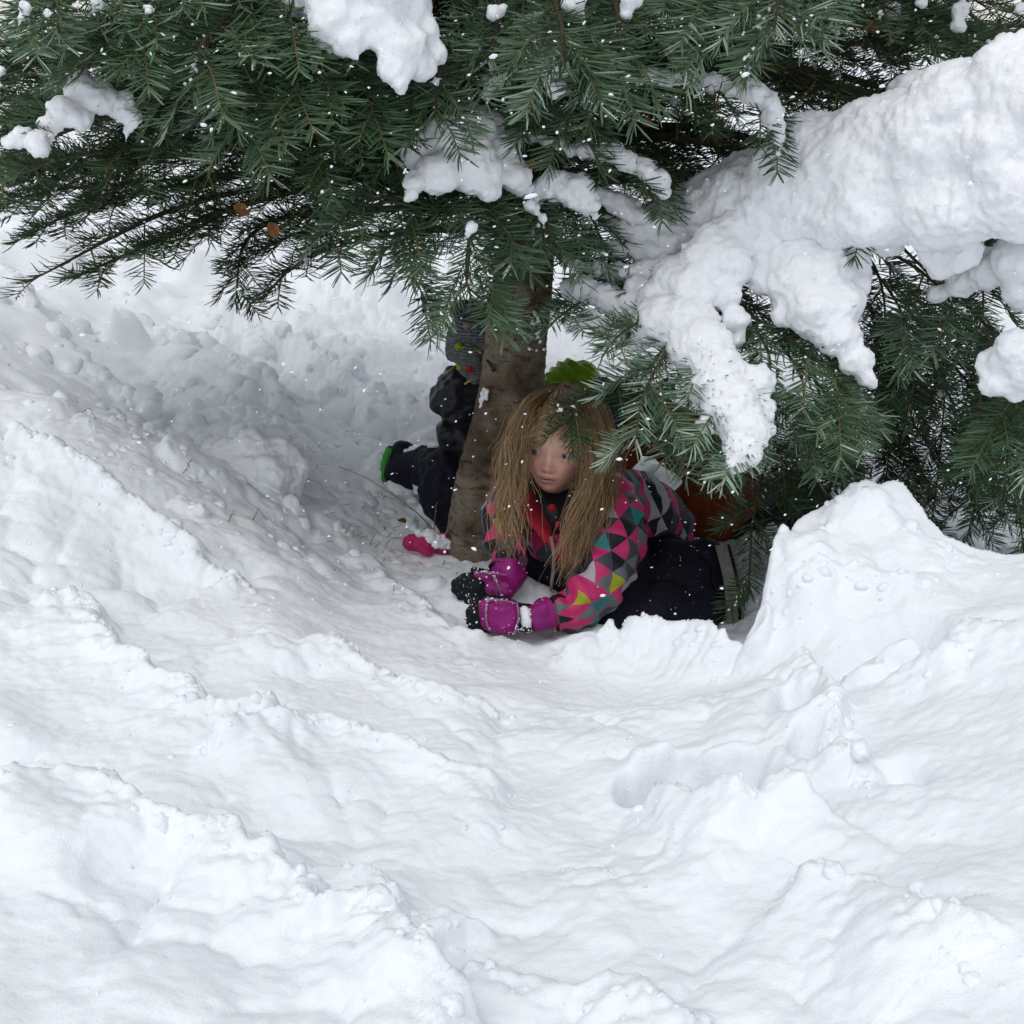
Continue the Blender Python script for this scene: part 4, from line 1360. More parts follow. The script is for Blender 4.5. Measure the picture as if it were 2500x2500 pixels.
# hair
GUIDES = [
    ([(1368, 946, 2.24), (1306, 975, 2.17), (1262, 1060, 2.15), (1246, 1160, 2.11), (1228, 1250, 2.06), (1242, 1340, 2.035)],
     [(1368, 944, 2.23), (1308, 985, 2.13), (1274, 1060, 2.11), (1264, 1150, 2.085), (1262, 1240, 2.05), (1256, 1345, 2.03)], 1200, .011),
    ([(1372, 944, 2.23), (1425, 985, 2.13), (1446, 1070, 2.10), (1436, 1180, 2.07), (1402, 1300, 2.03), (1372, 1395, 2.005)],
     [(1376, 944, 2.25), (1450, 985, 2.18), (1474, 1080, 2.16), (1468, 1200, 2.10), (1440, 1320, 2.04), (1392, 1410, 2.005)], 1750, .012),
    ([(1366, 950, 2.21), (1330, 985, 2.10), (1300, 1035, 2.085), (1290, 1075, 2.09)], [(1372, 950, 2.21), (1375, 985, 2.085), (1368, 1040, 2.07), (1350, 1072, 2.075)], 230, .006),
    ([(1372, 950, 2.21), (1378, 985, 2.085), (1392, 1040, 2.07), (1400, 1075, 2.075)], [(1378, 950, 2.21), (1420, 985, 2.11), (1438, 1050, 2.10), (1440, 1120, 2.095)], 220, .006),
    ([(1368, 948, 2.24), (1290, 990, 2.22), (1240, 1080, 2.22), (1222, 1160, 2.2), (1208, 1230, 2.17)], [(1368, 948, 2.24), (1275, 1000, 2.18), (1232, 1100, 2.16), (1205, 1190, 2.14), (1190, 1270, 2.12)], 110, .018),
    ([(1380, 948, 2.26), (1340, 960, 2.29), (1290, 1060, 2.30), (1270, 1160, 2.28), (1260, 1240, 2.24)], [(1380, 948, 2.26), (1470, 980, 2.30), (1500, 1080, 2.30), (1505, 1180, 2.26), (1480, 1280, 2.18)], 700, .012),
]
hr = np.random.default_rng(12)
HV, HF, HT, hn = [], [], [], 0
for ga, gb, cnt_, sp_ in GUIDES:
    A, B = catmull(PP(ga), 16), catmull(PP(gb), 16)
    t = np.linspace(0, 1, 16)[:, None]
    ncl = max(3, cnt_ // 14)
    cw, co, ct, cl = hr.random(ncl), hr.normal(0, sp_ * 1.25, (ncl, 3)), hr.normal(.5, .16, ncl), hr.uniform(.66, 1.1, ncl)
    cwv = hr.uniform(0, 6.28, ncl)
    cfq = hr.uniform(.45, 1.15, ncl)
    for k in range(cnt_):
        c = hr.integers(ncl)
        w = np.clip(cw[c] + hr.normal(0, .05), 0, 1)
        s = A * (1 - w) + B * w + hy * (hr.uniform(-.05, .03) * (1 - t) ** 2)
        s = s + co[c] * t ** .7 + hr.normal(0, .0075, 3) * t * (1 + 1.6 * (hr.random() < .12)) + hr.normal(0, .003, 3) + np.stack([np.sin(t[:, 0] * 9 * cfq[c] + cwv[c]), np.cos(t[:, 0] * 8 * cfq[c] + cwv[c]), 0 * t[:, 0]], 1) * (.008 * t * cfq[c]) + np.stack([np.sin(t[:, 0] * (9 + 10 * cfq[c]) + cwv[c] * 3), np.sin(t[:, 0] * (8 + 9 * cfq[c]) + cwv[c] * 5), 0 * t[:, 0]], 1) * (.0085 * sstep(.2, .55, t)) + np.sin(t * hr.uniform(6, 16) + hr.uniform(0, 6)) * hr.normal(0, .0016, 3)
        L = cl[c] * hr.uniform(.70, 1.05)
        s = np.stack([np.interp(np.linspace(0, min(L, 1), 16), t[:, 0], s[:, i]) for i in range(3)], 1)
        s = H(np.where(True, (s - HC) @ HM, 0))
        T = unit(np.gradient(s, axis=0))
        W = unit(np.cross(T, hr.normal(size=3))) * (hr.uniform(.0004, .0009) * (1 - .6 * t))
        HV.append(np.stack([s - W, s + W], 1).reshape(-1, 3))
        F = grid_faces(16, 2)
        HF.append(F + hn)
        HT.append(np.full(32, np.clip(ct[c] + hr.normal(0, .1), 0, 1)))
        hn += 32
# the hair lying on the skull
cap = hq * 1.055 + [0, .004, .004]
ck = (hq[:, 2] > .052 - .9 * np.maximum(hq[:, 1] + .03, 0)) | ((hq[:, 1] > -.01) & (hq[:, 2] > -.08))
cap = cap * (1 + .02 * np.sin(np.arctan2(hq[:, 0], hq[:, 2] + .15) * 90) * np.clip(np.hypot(hq[:, 0], hq[:, 1]) / .06, 0, 1))[:, None]
Fc = hf[ck[hf].all(1)]
used = np.unique(Fc)
mp = np.zeros(len(hq), int)
mp[used] = np.arange(len(used))
HV.append(H(cap[used]))
HF.append(mp[Fc] + hn)
HT.append(np.full(len(used), .36))
obj('hair', mesh_np('hair', np.vstack(HV), np.vstack(HF), M_HAIR, attr={'tone': np.concatenate(HT)}), girl)

# jacket
tV, tF = blob(chain((1290, 1222, 2.22, 62), (1370, 1225, 2.25, 66), (1470, 1215, 2.23, 68)) + chain((1375, 1275, 2.22, 88), (1470, 1262, 2.27, 98), (1580, 1258, 2.33, 92), (1635, 1280, 2.36, 66)) + chain((1500, 1200, 2.3, 60), (1560, 1215, 2.33, 70)) + chain((1300, 1300, 2.17, 42), (1345, 1335, 2.15, 46), (1400, 1330, 2.16, 50)),
              .006, 4, [(.009, 14, 201), (.004, 36, 205)])
tL = tV[tF]
tuv = np.stack([tL[..., 0] + .35 * tL[..., 1], .85 * tL[..., 2] - .5 * tL[..., 1]], -1).reshape(-1, 2) + 3.0
sl1 = sleeve([(1470, 1195, 2.21, 66), (1492, 1250, 2.15, 78), (1490, 1330, 2.08, 82), (1455, 1420, 2.02, 76), (1410, 1480, 1.985, 62), (1352, 1498, 1.97, 46)], 3)
sl2 = sleeve([(1285, 1205, 2.22, 56), (1245, 1235, 2.17, 62), (1234, 1300, 2.12, 60), (1240, 1350, 2.09, 52), (1238, 1392, 2.06, 40)], 5)
bag = Bag()
uvs = []
for V, F, uv in ((tV, tF, tuv), sl1, sl2):
    bag.add(V, F)
    uvs.append(uv)
V, F, _ = bag.get()
jk = obj('jacket', mesh_np('jacket', V, F, M_TRI, uv=np.vstack(uvs)), girl)
for ea, eb in (([(1250, 1165, 2.18), (1258, 1215, 2.10), (1284, 1270, 2.065), (1318, 1305, 2.05), (1344, 1330, 2.045)], [(1292, 1170, 2.20), (1308, 1225, 2.145), (1326, 1262, 2.11), (1340, 1290, 2.08), (1352, 1325, 2.05)]),
               ([(1462, 1175, 2.18), (1452, 1230, 2.10), (1425, 1275, 2.065), (1390, 1308, 2.05), (1360, 1332, 2.045)], [(1420, 1180, 2.20), (1405, 1230, 2.145), (1390, 1265, 2.11), (1372, 1292, 2.08), (1354, 1326, 2.05)])):
    A, B = catmull(PP(ea), 26), catmull(PP(eb), 26)
    rows = [A * (1 - w_) + B * w_ + np.array([0, -.012, .004]) * math.sin(w_ * math.pi) for w_ in np.linspace(0, 1, 9)]
    V = np.stack(rows, 1).reshape(-1, 3)
    V = V + np.array([0, -1, .3]) * (.004 * fbm3(V * 45, 2, 6))[:, None]
    F = grid_faces(26, 9)
    N_ = normals(V, F)
    V = np.vstack([V, V - N_ * .004])
    F = np.vstack([F, F[:, ::-1] + len(N_)])
    obj('collar', mesh_np('collar', V, F, M_RED), None).parent = jk
V, F = blob(chain((1320, 1225, 2.17, 36), (1355, 1260, 2.15, 44), (1390, 1228, 2.17, 36)), .005, 4, [(.003, 40, 7)])
obj('neck_warmer', mesh_np('neck_warmer', V, F, M_BLACK), girl)
for u, v, Y, r in ((1347, 1240, 2.08, 10), (1362, 1280, 2.04, 8)):
    V = ICO2[0] * px(r, Y) * np.array([1, .5, 1.1]) + P(u, v, Y)
    obj('toggle', mesh_np('toggle', V, ICO2[1], M_RED), jk).matrix_parent_inverse = Matrix.Identity(4)
zp = tube_obj('zip', [(1345, 1310, 2.04), (1352, 1350, 2.03), (1350, 1400, 2.03), (1345, 1440, 2.04)], .004, M_SOLE, jk, seg=6)

# trousers and boots
V, F = blob(chain((1585, 1330, 2.34, 78), (1500, 1440, 2.14, 98), (1480, 1510, 2.06, 82)) + chain((1480, 1520, 2.06, 76), (1600, 1500, 2.08, 84), (1690, 1500, 2.10, 72)) + chain((1600, 1360, 2.28, 72), (1680, 1400, 2.18, 70), (1695, 1470, 2.13, 70)) +
            chain((1620, 1310, 2.40, 76), (1540, 1430, 2.30, 80), (1700, 1480, 2.28, 66)) + chain((1560, 1420, 2.2, 90), (1640, 1430, 2.18, 88)) + chain((1330, 1370, 2.2, 66), (1400, 1430, 2.2, 80), (1480, 1440, 2.2, 80)), .007, 5, [(.010, 12, 210), (.005, 32, 212)])  # last chain: dark mass added to fill the shaded gap behind the arms
obj('trousers', mesh_np('trousers', V, F, M_NAVY), girl)


def boot(parent, a_, b_, w, r, msole, mshoe, side):
    """boot on its toes: heel end a_, toe end b_ (pixel, distance); side = direction the sole faces"""
    A, B = P(*a_), P(*b_)
    up = unit(A - B)
    side = unit(np.asarray(side, float) - up * (np.asarray(side) @ up))
    dep = np.cross(up, side)
    n = 26
    t = np.linspace(0, 1, n)
    wid = w * (.72 + .42 * np.sin(np.clip(t * 2.6 + .3, 0, np.pi))) * np.where(t > .93, .8, 1)
    cen = A[None] * (1 - t)[:, None] + B[None] * t[:, None] + side[None] * (.012 * np.sin(t * np.pi * 1.0))[:, None]

    def slab(s0, s1, k):
        V = []
        for i in range(n):
            for s, e in ((s0, 1), (s1, 1), (s1, -1), (s0, -1)):
                V.append(cen[i] + side * s + dep * wid[i] * e * k)
        V = np.array(V)
        F = grid_faces(n, 4, True)
        return V, np.vstack([F, [[0, 1, 2, 3]], [[4 * n - 1, 4 * n - 2, 4 * n - 3, 4 * n - 4]]])
    V, F = slab(-.004, .020, 1.0)
    sole = obj('sole', mesh_np('sole', V, F, msole, smooth=False), None)
    V2, F2 = slab(.021, .026, .97)
    rim = obj('outsole', mesh_np('outsole', V2, F2, M_NAVY, smooth=False), None)
    V3, F3 = slab(.027, .032, 1.02)
    tread = obj('tread', mesh_np('tread', V3, F3, msole, smooth=False), None)
    caps = [(cen[int(n * f)] - side * s, r * k, cen[int(n * g_)] - side * s2, r * k2) for f, s, k, g_, s2, k2 in ((.1, .03, .9, .5, .03, 1.0), (.5, .03, 1.0, .92, .022, .8), (.12, .03, .9, .1, .11, .95))]
    V, F = blob(caps, .006, 5, [(.003, 30, 5)])
    up_ = obj('boot', mesh_np('boot', V, F, mshoe), parent)
    for q in (sole, rim, tread):
        q.parent = up_
    return up_



boot(girl, (1752, 1335, 2.20), (1775, 1575, 2.10), .050, .046, M_SOLE, M_NAVY, (1, -.25, 0))
# loose strap end hanging by the hem
tube_obj('cord', [(1652, 1330, 2.25), (1668, 1365, 2.22), (1660, 1395, 2.2), (1640, 1400, 2.2)], .003, M_SOLE, girl, seg=6)


def glove(parent, wrist, knuck, tips, thumb, panel, cuff, seed):
    caps = [cp(wrist, knuck)]
    for kk, t in tips:
        caps += chain(*[kk, *t])
    caps += chain(*thumb)
    V, F = blob(caps, .0035, 3, [(.0015, 60, seed)])
    g_ = obj('glove', mesh_np('glove', V, F, M_GBLK), parent)
    V, F = blob([cp(a_, b_) for a_, b_ in panel], .004, 5, [(.0025, 40, seed + 1)])
    obj('back_panel', mesh_np('back_panel', V, F, M_MAG), None).parent = g_
    V, F, _ = sleeve(cuff, seed, 30, 36, .007)
    obj('cuff', mesh_np('cuff', V, F, M_MAG), None).parent = g_
    return g_


g1 = glove(girl, (1290, 1508, 1.965, 36), (1205, 1502, 1.955, 36),
           [((1200, 1482, 1.955, 17), [(1165, 1476, 1.955, 15), (1148, 1494, 1.95, 13)]), ((1196, 1500, 1.95, 17), [(1160, 1498, 1.945, 15), (1146, 1514, 1.945, 13)]), ((1198, 1516, 1.945, 16), [(1166, 1520, 1.94, 14), (1154, 1532, 1.94, 12)]), ((1200, 1530, 1.94, 14), [(1176, 1536, 1.94, 12), (1166, 1544, 1.94, 11)])],
           [(1270, 1490, 1.975, 18), (1230, 1470, 1.985, 16), (1205, 1462, 1.985, 13)],
           [((1188, 1484, 1.938, 24), (1246, 1486, 1.942, 24)), ((1246, 1486, 1.942, 24), (1244, 1528, 1.930, 24)), ((1244, 1528, 1.930, 24), (1194, 1518, 1.928, 24)), ((1194, 1518, 1.928, 24), (1188, 1484, 1.938, 24)), ((1215, 1500, 1.94, 26), (1225, 1510, 1.936, 26))],
           [(1300, 1512, 1.955, 30), (1314, 1508, 1.955, 36), (1330, 1500, 1.96, 44), (1346, 1494, 1.965, 42)], 31)
for pl in ([(1190, 1460, 1.925), (1186, 1490, 1.915), (1188, 1520, 1.905), (1196, 1540, 1.905)], [(1262, 1470, 1.93), (1266, 1500, 1.918), (1262, 1530, 1.908), (1254, 1550, 1.91)], [(1196, 1462, 1.925), (1228, 1466, 1.92), (1258, 1472, 1.925)]):
    tube_obj('piping', pl, .0019, M_PIPE, None, seg=6).parent = g1
V, F = blob([cp((1280, 1490, 1.94, 12), (1286, 1528, 1.925, 14))], .004, 2, [(.003, 60, 9)])
obj('strap_and_snow', mesh_np('strap_and_snow', V, F, M_SNOWF), None).parent = g1  # white lump of snow between back panel and cuff
V, F = blob([cp((1272, 1538, 1.915, 8), (1292, 1536, 1.915, 8))], .003, 2)
obj('strap_and_snow', mesh_np('strap_and_snow', V, F, M_GBLK), None).parent = g1
g2 = glove(girl, (1215, 1420, 2.06, 30), (1170, 1428, 2.05, 30),
           [((1166, 1412, 2.055, 15), [(1135, 1410, 2.05, 13), (1112, 1424, 2.045, 12)]), ((1164, 1426, 2.05, 15), [(1130, 1426, 2.045, 13), (1110, 1440, 2.04, 11)]), ((1166, 1440, 2.045, 14), [(1140, 1444, 2.04, 12), (1124, 1456, 2.035, 11)]), ((1170, 1452, 2.04, 13), [(1150, 1460, 2.035, 11), (1142, 1470, 2.03, 10)])],
           [(1200, 1405, 2.07, 14), (1172, 1398, 2.07, 12), (1158, 1392, 2.07, 11)],
           [((1188, 1408, 2.03, 16), (1232, 1418, 2.035, 18)), ((1232, 1418, 2.035, 18), (1236, 1450, 2.02, 20)), ((1236, 1450, 2.02, 20), (1200, 1436, 2.02, 18)), ((1162, 1402, 2.04, 8), (1192, 1410, 2.03, 14))],
           [(1222, 1434, 2.04, 34), (1234, 1414, 2.045, 40), (1240, 1394, 2.05, 43), (1242, 1378, 2.06, 40)], 37)
for pl in ([(1166, 1398, 2.035), (1200, 1398, 2.012), (1236, 1404, 2.015)], [(1205, 1405, 2.01), (1216, 1430, 2.004), (1226, 1458, 2.004)]):
    tube_obj('piping', pl, .0018, M_PIPE, None, seg=6).parent = g2

# powder clinging to gloves and clothes
wr_ = np.random.default_rng(17)
bag = Bag()


def powder(o, n, rmax, lo=-1.0, cond=None):
    me = o.data
    V_ = np.empty(len(me.vertices) * 3, np.float32)
    me.vertices.foreach_get('co', V_)
    V_ = V_.reshape(-1, 3).astype(float)
    N_ = np.empty(len(me.vertices) * 3, np.float32)
    me.vertices.foreach_get('normal', N_)
    N_ = N_.reshape(-1, 3)
    w_ = np.maximum(0.02, fbm3(V_ * 28, 2, 33) + .05) * (N_[:, 2] > lo) * (N_[:, 1] < .4)
    if cond is not None:
        w_ = w_ * cond(V_)
    for q in wr_.choice(len(V_), n, p=w_ / w_.sum()):
        r = .0005 + rmax * wr_.random() ** 3
        bag.add(ICO1[0] * r * wr_.uniform(.6, 1.3, 3) + V_[q] + N_[q] * r * .2, ICO1[1])


for g_ in (g1, g2):
    powder(g_, 130, .0026)
    for c_ in g_.children:
        powder(c_, 45, .002)
for c_ in girl.children:
    if c_.name.startswith('trousers'):
        powder(c_, 260, .0016)
    if c_.name.startswith('jacket'):
        powder(c_, 150, .0014)
        powder(c_, 120, .0028, cond=lambda V_: (V_[:, 2] < .07) * 1.0)
    if c_.name.startswith('boot'):
        powder(c_, 60, .002)
V, F, _ = bag.get()
obj('snow_powder', mesh_np('snow_powder', V, F, M_SNOWF), kind='stuff', label='specks of snow stuck to the gloves and clothes', cat='snow')

# ------------------------------------------------------------------ the child behind the trunk
kid = thing('person', P(1110, 1290, 2.52), 'child in a grey knitted hat and black puffer coat kneeling behind the trunk', 'person')
SKIN = np.array([.72, .405, .295])


def skin_body(parts, parent, vox=.011):
    V, F = blob(parts, vox, 6)
    return obj('body', mesh_np('body', V, F, M_SKIN, color=np.tile(SKIN, (len(V), 1))), parent)


skin_body([cp((1195, 850, 2.64, 70)), cp((1215, 895, 2.63, 50))] + chain((1185, 920, 2.62, 40), (1180, 980, 2.63, 62), (1170, 1120, 2.64, 66)) + chain((1135, 960, 2.60, 36), (1118, 1040, 2.56, 32), (1160, 1085, 2.54, 26), (1195, 1105, 2.54, 22)) +
          chain((1160, 1140, 2.64, 50), (1100, 1165, 2.58, 44), (1115, 1250, 2.55, 36), (1040, 1150, 2.65, 30), (1000, 1150, 2.675, 28)), kid)
V, F = blob([cp((1118, 950, 2.58, 58)), cp((1105, 975, 2.57, 52)), cp((1130, 935, 2.60, 44))] + [cp((1140, 1000, 2.58, 60))] + [cp((1112, 1060, 2.54, 48)), cp((1125, 1040, 2.55, 46)), cp((1150, 1090, 2.52, 44)), cp((1180, 1100, 2.53, 40)), cp((1205, 1110, 2.53, 34))] +
            chain((1180, 950, 2.64, 70), (1180, 1040, 2.65, 84), (1165, 1120, 2.64, 78)), .005, 2, [(.009, 20, 301), (.005, 42, 302)])
obj('coat', mesh_np('coat', V, F, M_BLACK), kid)
V, F = blob(chain((1165, 1130, 2.63, 76), (1105, 1160, 2.55, 78), (1100, 1200, 2.52, 80), (1115, 1270, 2.50, 62), (1120, 1300, 2.49, 48)) + chain((1085, 1150, 2.58, 66), (1045, 1140, 2.63, 52)), .005, 4, [(.009, 18, 305), (.004, 45, 306)])
obj('trousers', mesh_np('trousers', V, F, M_NAVY), kid)
V, F = blob(chain((1030, 1140, 2.64, 48), (995, 1150, 2.67, 52), (975, 1160, 2.68, 44)) + chain((985, 1110, 2.69, 34), (985, 1190, 2.66, 38)), .005, 5, [(.003, 30, 308)])
bt = obj('boot', mesh_np('boot', V, F, M_NAVY), kid)
tube_obj('sole', [(958, 1092, 2.69), (944, 1125, 2.685), (942, 1165, 2.67), (955, 1205, 2.65), (985, 1232, 2.63)], .011, M_GREEN, None, seg=8, flat=(1, 1.6), noise=.005).parent = bt
V, F = blob([cp((1000, 1105, 2.665, 14), (1040, 1093, 2.64, 12)), cp((975, 1112, 2.68, 12), (962, 1150, 2.665, 8)), cp((1010, 1150, 2.625, 10), (1020, 1200, 2.6, 9)), cp((1050, 1085, 2.61, 9), (1090, 1082, 2.58, 8)), cp((1046, 1170, 2.59, 6), (1036, 1260, 2.56, 9))], .004, 1, [(.006, 50, 309), (.003, 120, 310)])
obj('snow_patch', mesh_np('snow_patch', V, F, M_SNOWF), None, 'crust of snow on the boot and trousers of the kneeling child', 'snow')
# knitted hat
hc = P(1170, 838, 2.62)
R = px(76, 2.62)
th = np.linspace(.02, 1.95, 46)[:, None]
ph = np.linspace(0, 2 * np.pi, 160, endpoint=False)[None, :]
rr = R * (1 + .016 * np.sin(ph * 26) * np.sin(th) + .008 * np.sin(th * 40 + 6 * np.sin(ph * 13)) * np.sin(th)) * (1 + .06 * sstep(1.5, 1.9, th))
V = np.stack([rr * np.sin(th) * np.cos(ph), rr * np.sin(th) * np.sin(ph), rr * 1.12 * np.cos(th)], -1).reshape(-1, 3) + hc
hat = obj('hat', mesh_np('hat', V, grid_faces(46, 160, True), M_KNIT), kid)
V, F = blob([cp((1128, 855, 2.565, 22), (1138, 905, 2.555, 20)), cp((1150, 860, 2.555, 26), (1162, 915, 2.545, 24)), cp((1142, 885, 2.55, 26))], .004, 3, [(.003, 60, 320)])
obj('ear_flap', mesh_np('ear_flap', V, F, M_KNIT), None).parent = hat
fuzz(P(1145, 758, 2.62), px(36, 2.62), 1500, .016, .0009, 330, M_KNIT, 'pompom', None, (1.25, 1.1, .75)).parent = hat
for u, v, Y, r, m in ((1119, 845, 2.54, 9, M_POMG), (1122, 896, 2.54, 9, M_POMG), (1147, 901, 2.53, 11, M_POMR), (1138, 795, 2.53, 8, M_POMB)):
    fuzz(P(u, v, Y), px(r, Y), 260, .004, .0006, int(u), m, 'pompom', None).parent = hat
tube_obj('cord', [(1122, 850, 2.545), (1150, 848, 2.54), (1175, 862, 2.54)], .0035, M_POMG, None, seg=6).parent = hat

# ------------------------------------------------------------------ the child behind the girl
k3 = thing('person', P(1760, 1330, 2.55), 'child in a lime-green hood and rust-coloured jacket crawling behind the triangle-print girl', 'person')
skin_body([cp((1410, 965, 2.58, 78))] + chain((1440, 1000, 2.58, 40), (1520, 1035, 2.64, 56), (1640, 1050, 2.65, 56), (1740, 1120, 2.62, 66), (1770, 1250, 2.58, 60), (1880, 1330, 2.55, 54), (1960, 1280, 2.58, 44)) + chain((1520, 1010, 2.58, 36), (1510, 1120, 2.56, 32), (1470, 1180, 2.54, 28), (1440, 1200, 2.53, 26)), k3)
V, F = blob(chain((1500, 1035, 2.64, 66), (1620, 1045, 2.66, 70), (1735, 1110, 2.63, 84), (1760, 1180, 2.58, 96), (1765, 1245, 2.57, 92)) + chain((1700, 1235, 2.53, 62), (1760, 1260, 2.53, 70)) + chain((1525, 1010, 2.56, 52), (1515, 1110, 2.54, 46), (1480, 1170, 2.52, 38)), .007, 4, [(.016, 8, 401), (.006, 24, 402)])
obj('jacket', mesh_np('jacket', V, F, M_RUST), k3)
V, F = blob(chain((1770, 1330, 2.56, 88), (1880, 1320, 2.54, 92), (1960, 1260, 2.58, 84)) + chain((1900, 1300, 2.58, 90), (1890, 1380, 2.5, 80), (1760, 1400, 2.46, 66)) + chain((1940, 1220, 2.62, 70), (1990, 1260, 2.62, 62)), .007, 6, [(.006, 14, 405)])
obj('trousers', mesh_np('trousers', V, F, M_NAVY), k3)
hc = P(1400, 968, 2.575)
R = px(80, 2.575)
th = np.linspace(.02, 2.2, 50)[:, None]
ph = np.linspace(0, 2 * np.pi, 90, endpoint=False)[None, :]
dd = np.stack([np.sin(th) * np.cos(ph), np.sin(th) * np.sin(ph), np.cos(th) * np.ones_like(ph)], -1).reshape(-1, 3)
rr = R * (1 + .045 * np.sin(dd @ np.array([9, 4, 14.0]) * 1.6 + 2 * perlin3(dd * 2, 8)) + .05 * fbm3(dd * 3, 2, 9))
obj('hood', mesh_np('hood', dd * rr[:, None] * [1, 1.05, 1.08] + hc, grid_faces(50, 90, True), M_LIME), k3)
V, F = blob(chain((1470, 950, 2.5, 30), (1500, 985, 2.52, 40), (1480, 1030, 2.52, 34)), .005, 4, [(.004, 30, 410)])
obj('scarf', mesh_np('scarf', V, F, cloth('blue_scarf', (.01, .03, .12), (.006, .015, .07))), k3)
# ------------------------------------------------------------------ small things
mt = thing('mitten', P(1010, 1340, 2.345), 'snow-dusted pink mitten lying in the snow at the foot of the trunk', 'mitten')
V, F = blob(chain((1004, 1326, 2.325, 21), (1030, 1326, 2.328, 27), (1064, 1326, 2.34, 24)) + chain((1024, 1338, 2.31, 12), (1040, 1348, 2.305, 10)), .003, 3, [(.005, 30, 501), (.003, 70, 503)])
obj('hand', mesh_np('hand', V, F, M_PINK), mt)
V, F, _ = sleeve([(1060, 1330, 2.340, 24), (1078, 1328, 2.345, 27), (1096, 1326, 2.350, 27)], 9, 16, 24, .003)
obj('cuff', mesh_np('cuff', V, F, M_PINK), mt)
V, F = blob([cp((1022, 1302, 2.32, 9), (1060, 1304, 2.33, 13)), cp((1046, 1316, 2.31, 10), (1080, 1314, 2.325, 12)), cp((1066, 1332, 2.31, 9), (1090, 1330, 2.32, 12))], .003, 1, [(.008, 45, 505), (.003, 140, 506)])
obj('snow_patch', mesh_np('snow_patch', V, F, M_SNOWF), None, 'crust of snow on the back of the pink mitten', 'snow')

# snow stuck to the trunk
V, F = blob([cp((1182, 950, 2.326, 5), (1178, 972, 2.325, 6)), cp((1178, 972, 2.325, 6), (1173, 994, 2.325, 4)), cp((1190, 952, 2.320, 3), (1188, 974, 2.320, 3))], .0022, 0, [(.004, 90, 510)])
obj('snow_patch', mesh_np('snow_patch', V, F, M_SNOWF), None, 'white scrap of snow stuck to the bark of the trunk', 'snow')
bagp = []
br = np.random.default_rng(66)
for k_ in range(26):
    bagp.append(cp((1310 + br.normal(0, 9), 800 + br.uniform(-40, 70), 2.335, br.uniform(2, 5))))
V, F = blob(bagp, .002, 0, [(.002, 120, 512)])
obj('snow_patch', mesh_np('snow_patch', V, F, M_SNOWF), None, 'sprinkle of frozen snow on the shaded side of the bark', 'snow')

# dry leaves
M_LEAF = cloth('dry_leaf', (0.30, 0.13, 0.04), (0.17, 0.07, 0.022), 60, .7, .5)


def leaf(u, v, Y, L, az, tilt, label, curl=.4):
    n, m_ = 11, 7
    s, t = np.meshgrid(np.linspace(0, 1, n), np.linspace(-1, 1, m_), indexing='ij')
    w = .36 * np.sin(np.pi * np.clip(s * .93 + .05, 0, 1)) ** .8
    x, y = s - .5, t * w
    z = curl * (y ** 2) * 2 + .15 * np.sin(s * 4) * .3 - .04 * np.abs(t) ** .3
    V = np.stack([x, y, z], -1).reshape(-1, 3) * L
    Rm = np.array((Matrix.Rotation(az, 3, 'Y') @ Matrix.Rotation(tilt, 3, 'X')))
    c = P(u, v, Y)
    lf = thing('dry_leaf', c, label, 'leaf')
    V = V @ Rm.T + c
    F = grid_faces(n, m_)
    vein, fv = tube(np.array([V[i * m_ + m_ // 2] for i in range(n)]), .0006, 5)
    V2 = np.vstack([V, V + normals(V, F) * .0006])
    F2 = np.vstack([F, F[:, ::-1] + len(V)])
    bl = obj('blade', mesh_np('blade', V2, F2, M_LEAF), lf)
    obj('stalk', mesh_np('stalk', vein, fv, M_TWIG, attr={'age': np.full(len(vein), .5)}), lf)


leaf(590, 512, 2.05, .030, .6, 1.2, 'curled brown dry leaf caught among the left boughs, higher of two')
leaf(667, 562, 2.05, .030, 1.2, 1.1, 'brown dry leaf caught among the left boughs, lower of two')
leaf(1298, 403, 2.0, .022, .3, 1.0, 'small orange-brown leaf beside the broad snow cushion')
leaf(985, 1271, 2.50, .026, .2, .2, 'pale tan leaf lying on the snow by the child’s knee', .2)
leaf(1735, 235, 2.3, .03, .9, 1.2, 'brown dry leaf under the arched line of snow')
leaf(1580, 300, 2.25, .028, .2, 1.0, 'dull brown leaf in the dark boughs right of the upper trunk')
leaf(2130, 70, 2.2, .03, .4, 1.0, 'brown dry leaf high in the boughs above the great snow mass')

# dry grass stalks
M_STRAW = cloth('straw', (0.32, 0.25, 0.12), (0.22, 0.17, 0.08), 80)


def stalk(pts, r, label, grp=None):
    root = thing('grass_stalk', P(*pts[0]), label, 'grass', grp)
    tube_obj('stem', pts, np.linspace(r, r * .4, 24), M_STRAW, root, seg=5)
    w = catmull(PP(pts), 24)
    T = unit(w[-1] - w[-3])
    bag_ = Bag()
    for i in range(7):
        q = w[-1] - T * i * .004
        bag_.add(ICO1[0] * np.array([.0012, .0012, .0024]) + q + br.normal(0, .0012, 3), ICO1[1])
    V_, F_, _ = bag_.get()
    obj('seed_head', mesh_np('seed_head', V_, F_, M_STRAW), root)


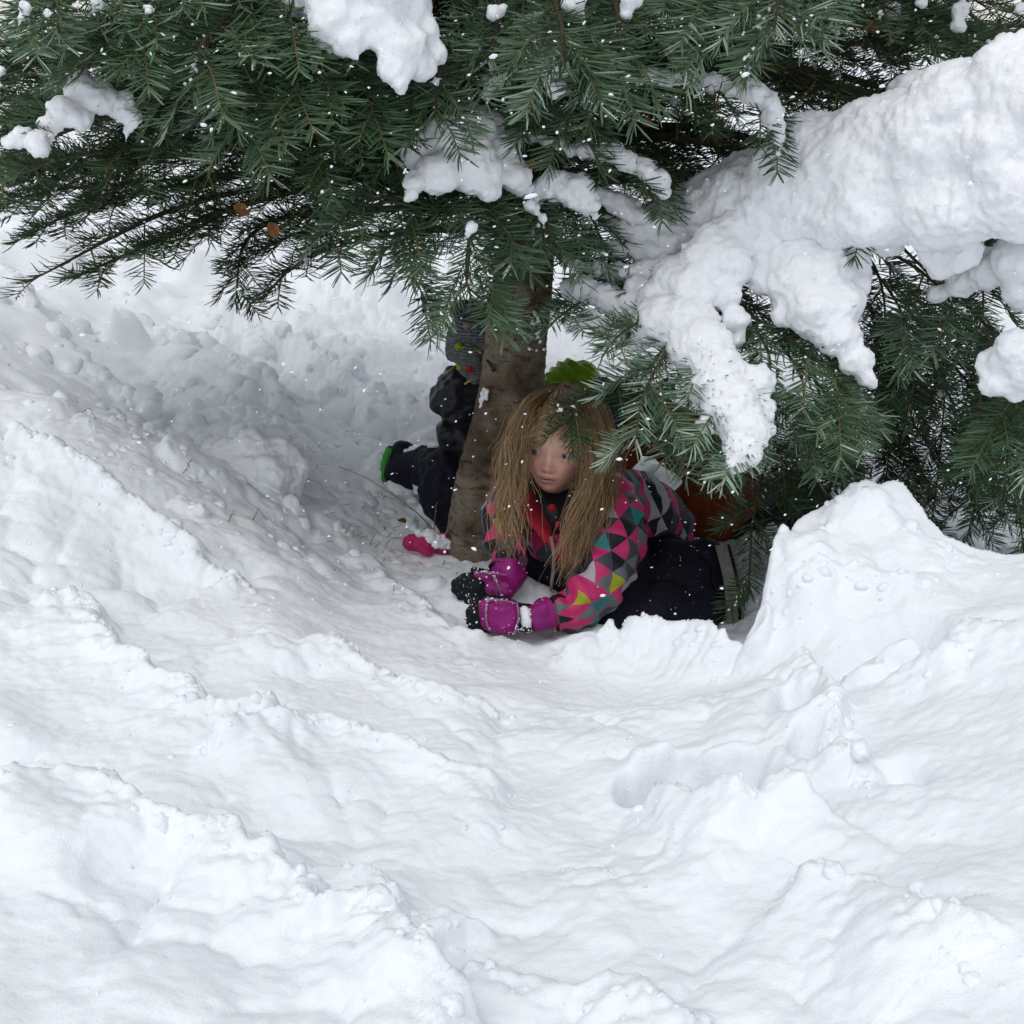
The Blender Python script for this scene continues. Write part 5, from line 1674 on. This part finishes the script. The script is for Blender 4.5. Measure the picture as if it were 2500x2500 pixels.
stalk([(1060, 1295, 2.44), (1010, 1245, 2.44), (940, 1195, 2.45), (890, 1165, 2.46), (830, 1140, 2.47)], .0016, 'long dry grass stalk leaning left from the trunk foot')
stalk([(1060, 1300, 2.43), (1062, 1260, 2.43), (1066, 1228, 2.43)], .0013, 'short upright dry grass stalk before the kneeling child')
stalk([(1056, 1300, 2.42), (1030, 1262, 2.42), (990, 1235, 2.42), (918, 1200, 2.42)], .0013, 'dry grass stalk bending over the kneeling child’s boot')
stalk([(1075, 1350, 2.33), (1082, 1325, 2.33), (1092, 1290, 2.33)], .0022, 'bent brown stalk rooted against the base of the trunk')
stalk([(1135, 937, 2.30), (1150, 928, 2.29), (1168, 920, 2.31)], .0025, 'broken dead twig stub sticking out of the trunk')
for i, (u, v) in enumerate(((845, 1305), (560, 1275), (905, 1330), (940, 1345), (455, 1150), (620, 1270))):
    g0 = ray_ground(u, v, ground_h)
    stalk([(u - 8, v + 6, g0[1] - .01), (u, v - 6, g0[1] - .01), (u + 10, v - 26, g0[1] - .01)], .0009, 'tiny dry grass blade poking through the trampled snow', 'grass blades in the trampled snow')

# fallen needles and litter on the trampled snow
bag = Bag()
lr = np.random.default_rng(91)
for i in range(170):
    x, y = lr.normal(-.12, .3), lr.normal(2.45, .2)
    if y < 2.02:
        continue
    z = ground_z(x, y) + .003
    a_ = lr.uniform(0, 6.28)
    L = lr.uniform(.010, .028)
    V, F = tube(np.array([[x, y, z], [x + L * math.cos(a_) * .5, y + L * math.sin(a_) * .5, z + .002], [x + L * math.cos(a_), y + L * math.sin(a_), z + .001]]), .0007, 4)
    bag.add(V, F)
V, F, _ = bag.get()
obj('fallen_needles', mesh_np('fallen_needles', V, F, M_TWIG, attr={'age': np.full(len(V), .6)}), kind='stuff', label='brown fir needles scattered on the trampled snow', cat='needles')

# ------------------------------------------------------------------ falling snow
fl = np.random.default_rng(123)
bag = Bag()
for i in range(3400):
    Y = fl.uniform(.75, 2.9) ** 1.0
    u, v = fl.uniform(-250, 2750), fl.uniform(-250, 2300)
    c = P(u, v, Y)
    if Y > 2.0 and v > 1250 or c[2] < .12:
        continue
    r = .0005 + .0014 * fl.random() ** 2
    if fl.random() < .04:
        r *= 2.2
    V = ICO1[0] * r * np.array([1.5, 1, .8]) * fl.uniform(.6, 1.2, 3)
    V = V * (1 + .25 * fl.normal(size=(len(V), 1)))
    a_ = fl.normal(-.3, .5)
    Rm = np.array(Matrix.Rotation(a_, 3, 'Y'))
    bag.add(V @ Rm.T + c, ICO1[1])
V, F, _ = bag.get()
obj('falling_snow', mesh_np('falling_snow', V, F, M_SNOWF), kind='stuff', label='falling snowflakes drifting in the air', cat='snow')
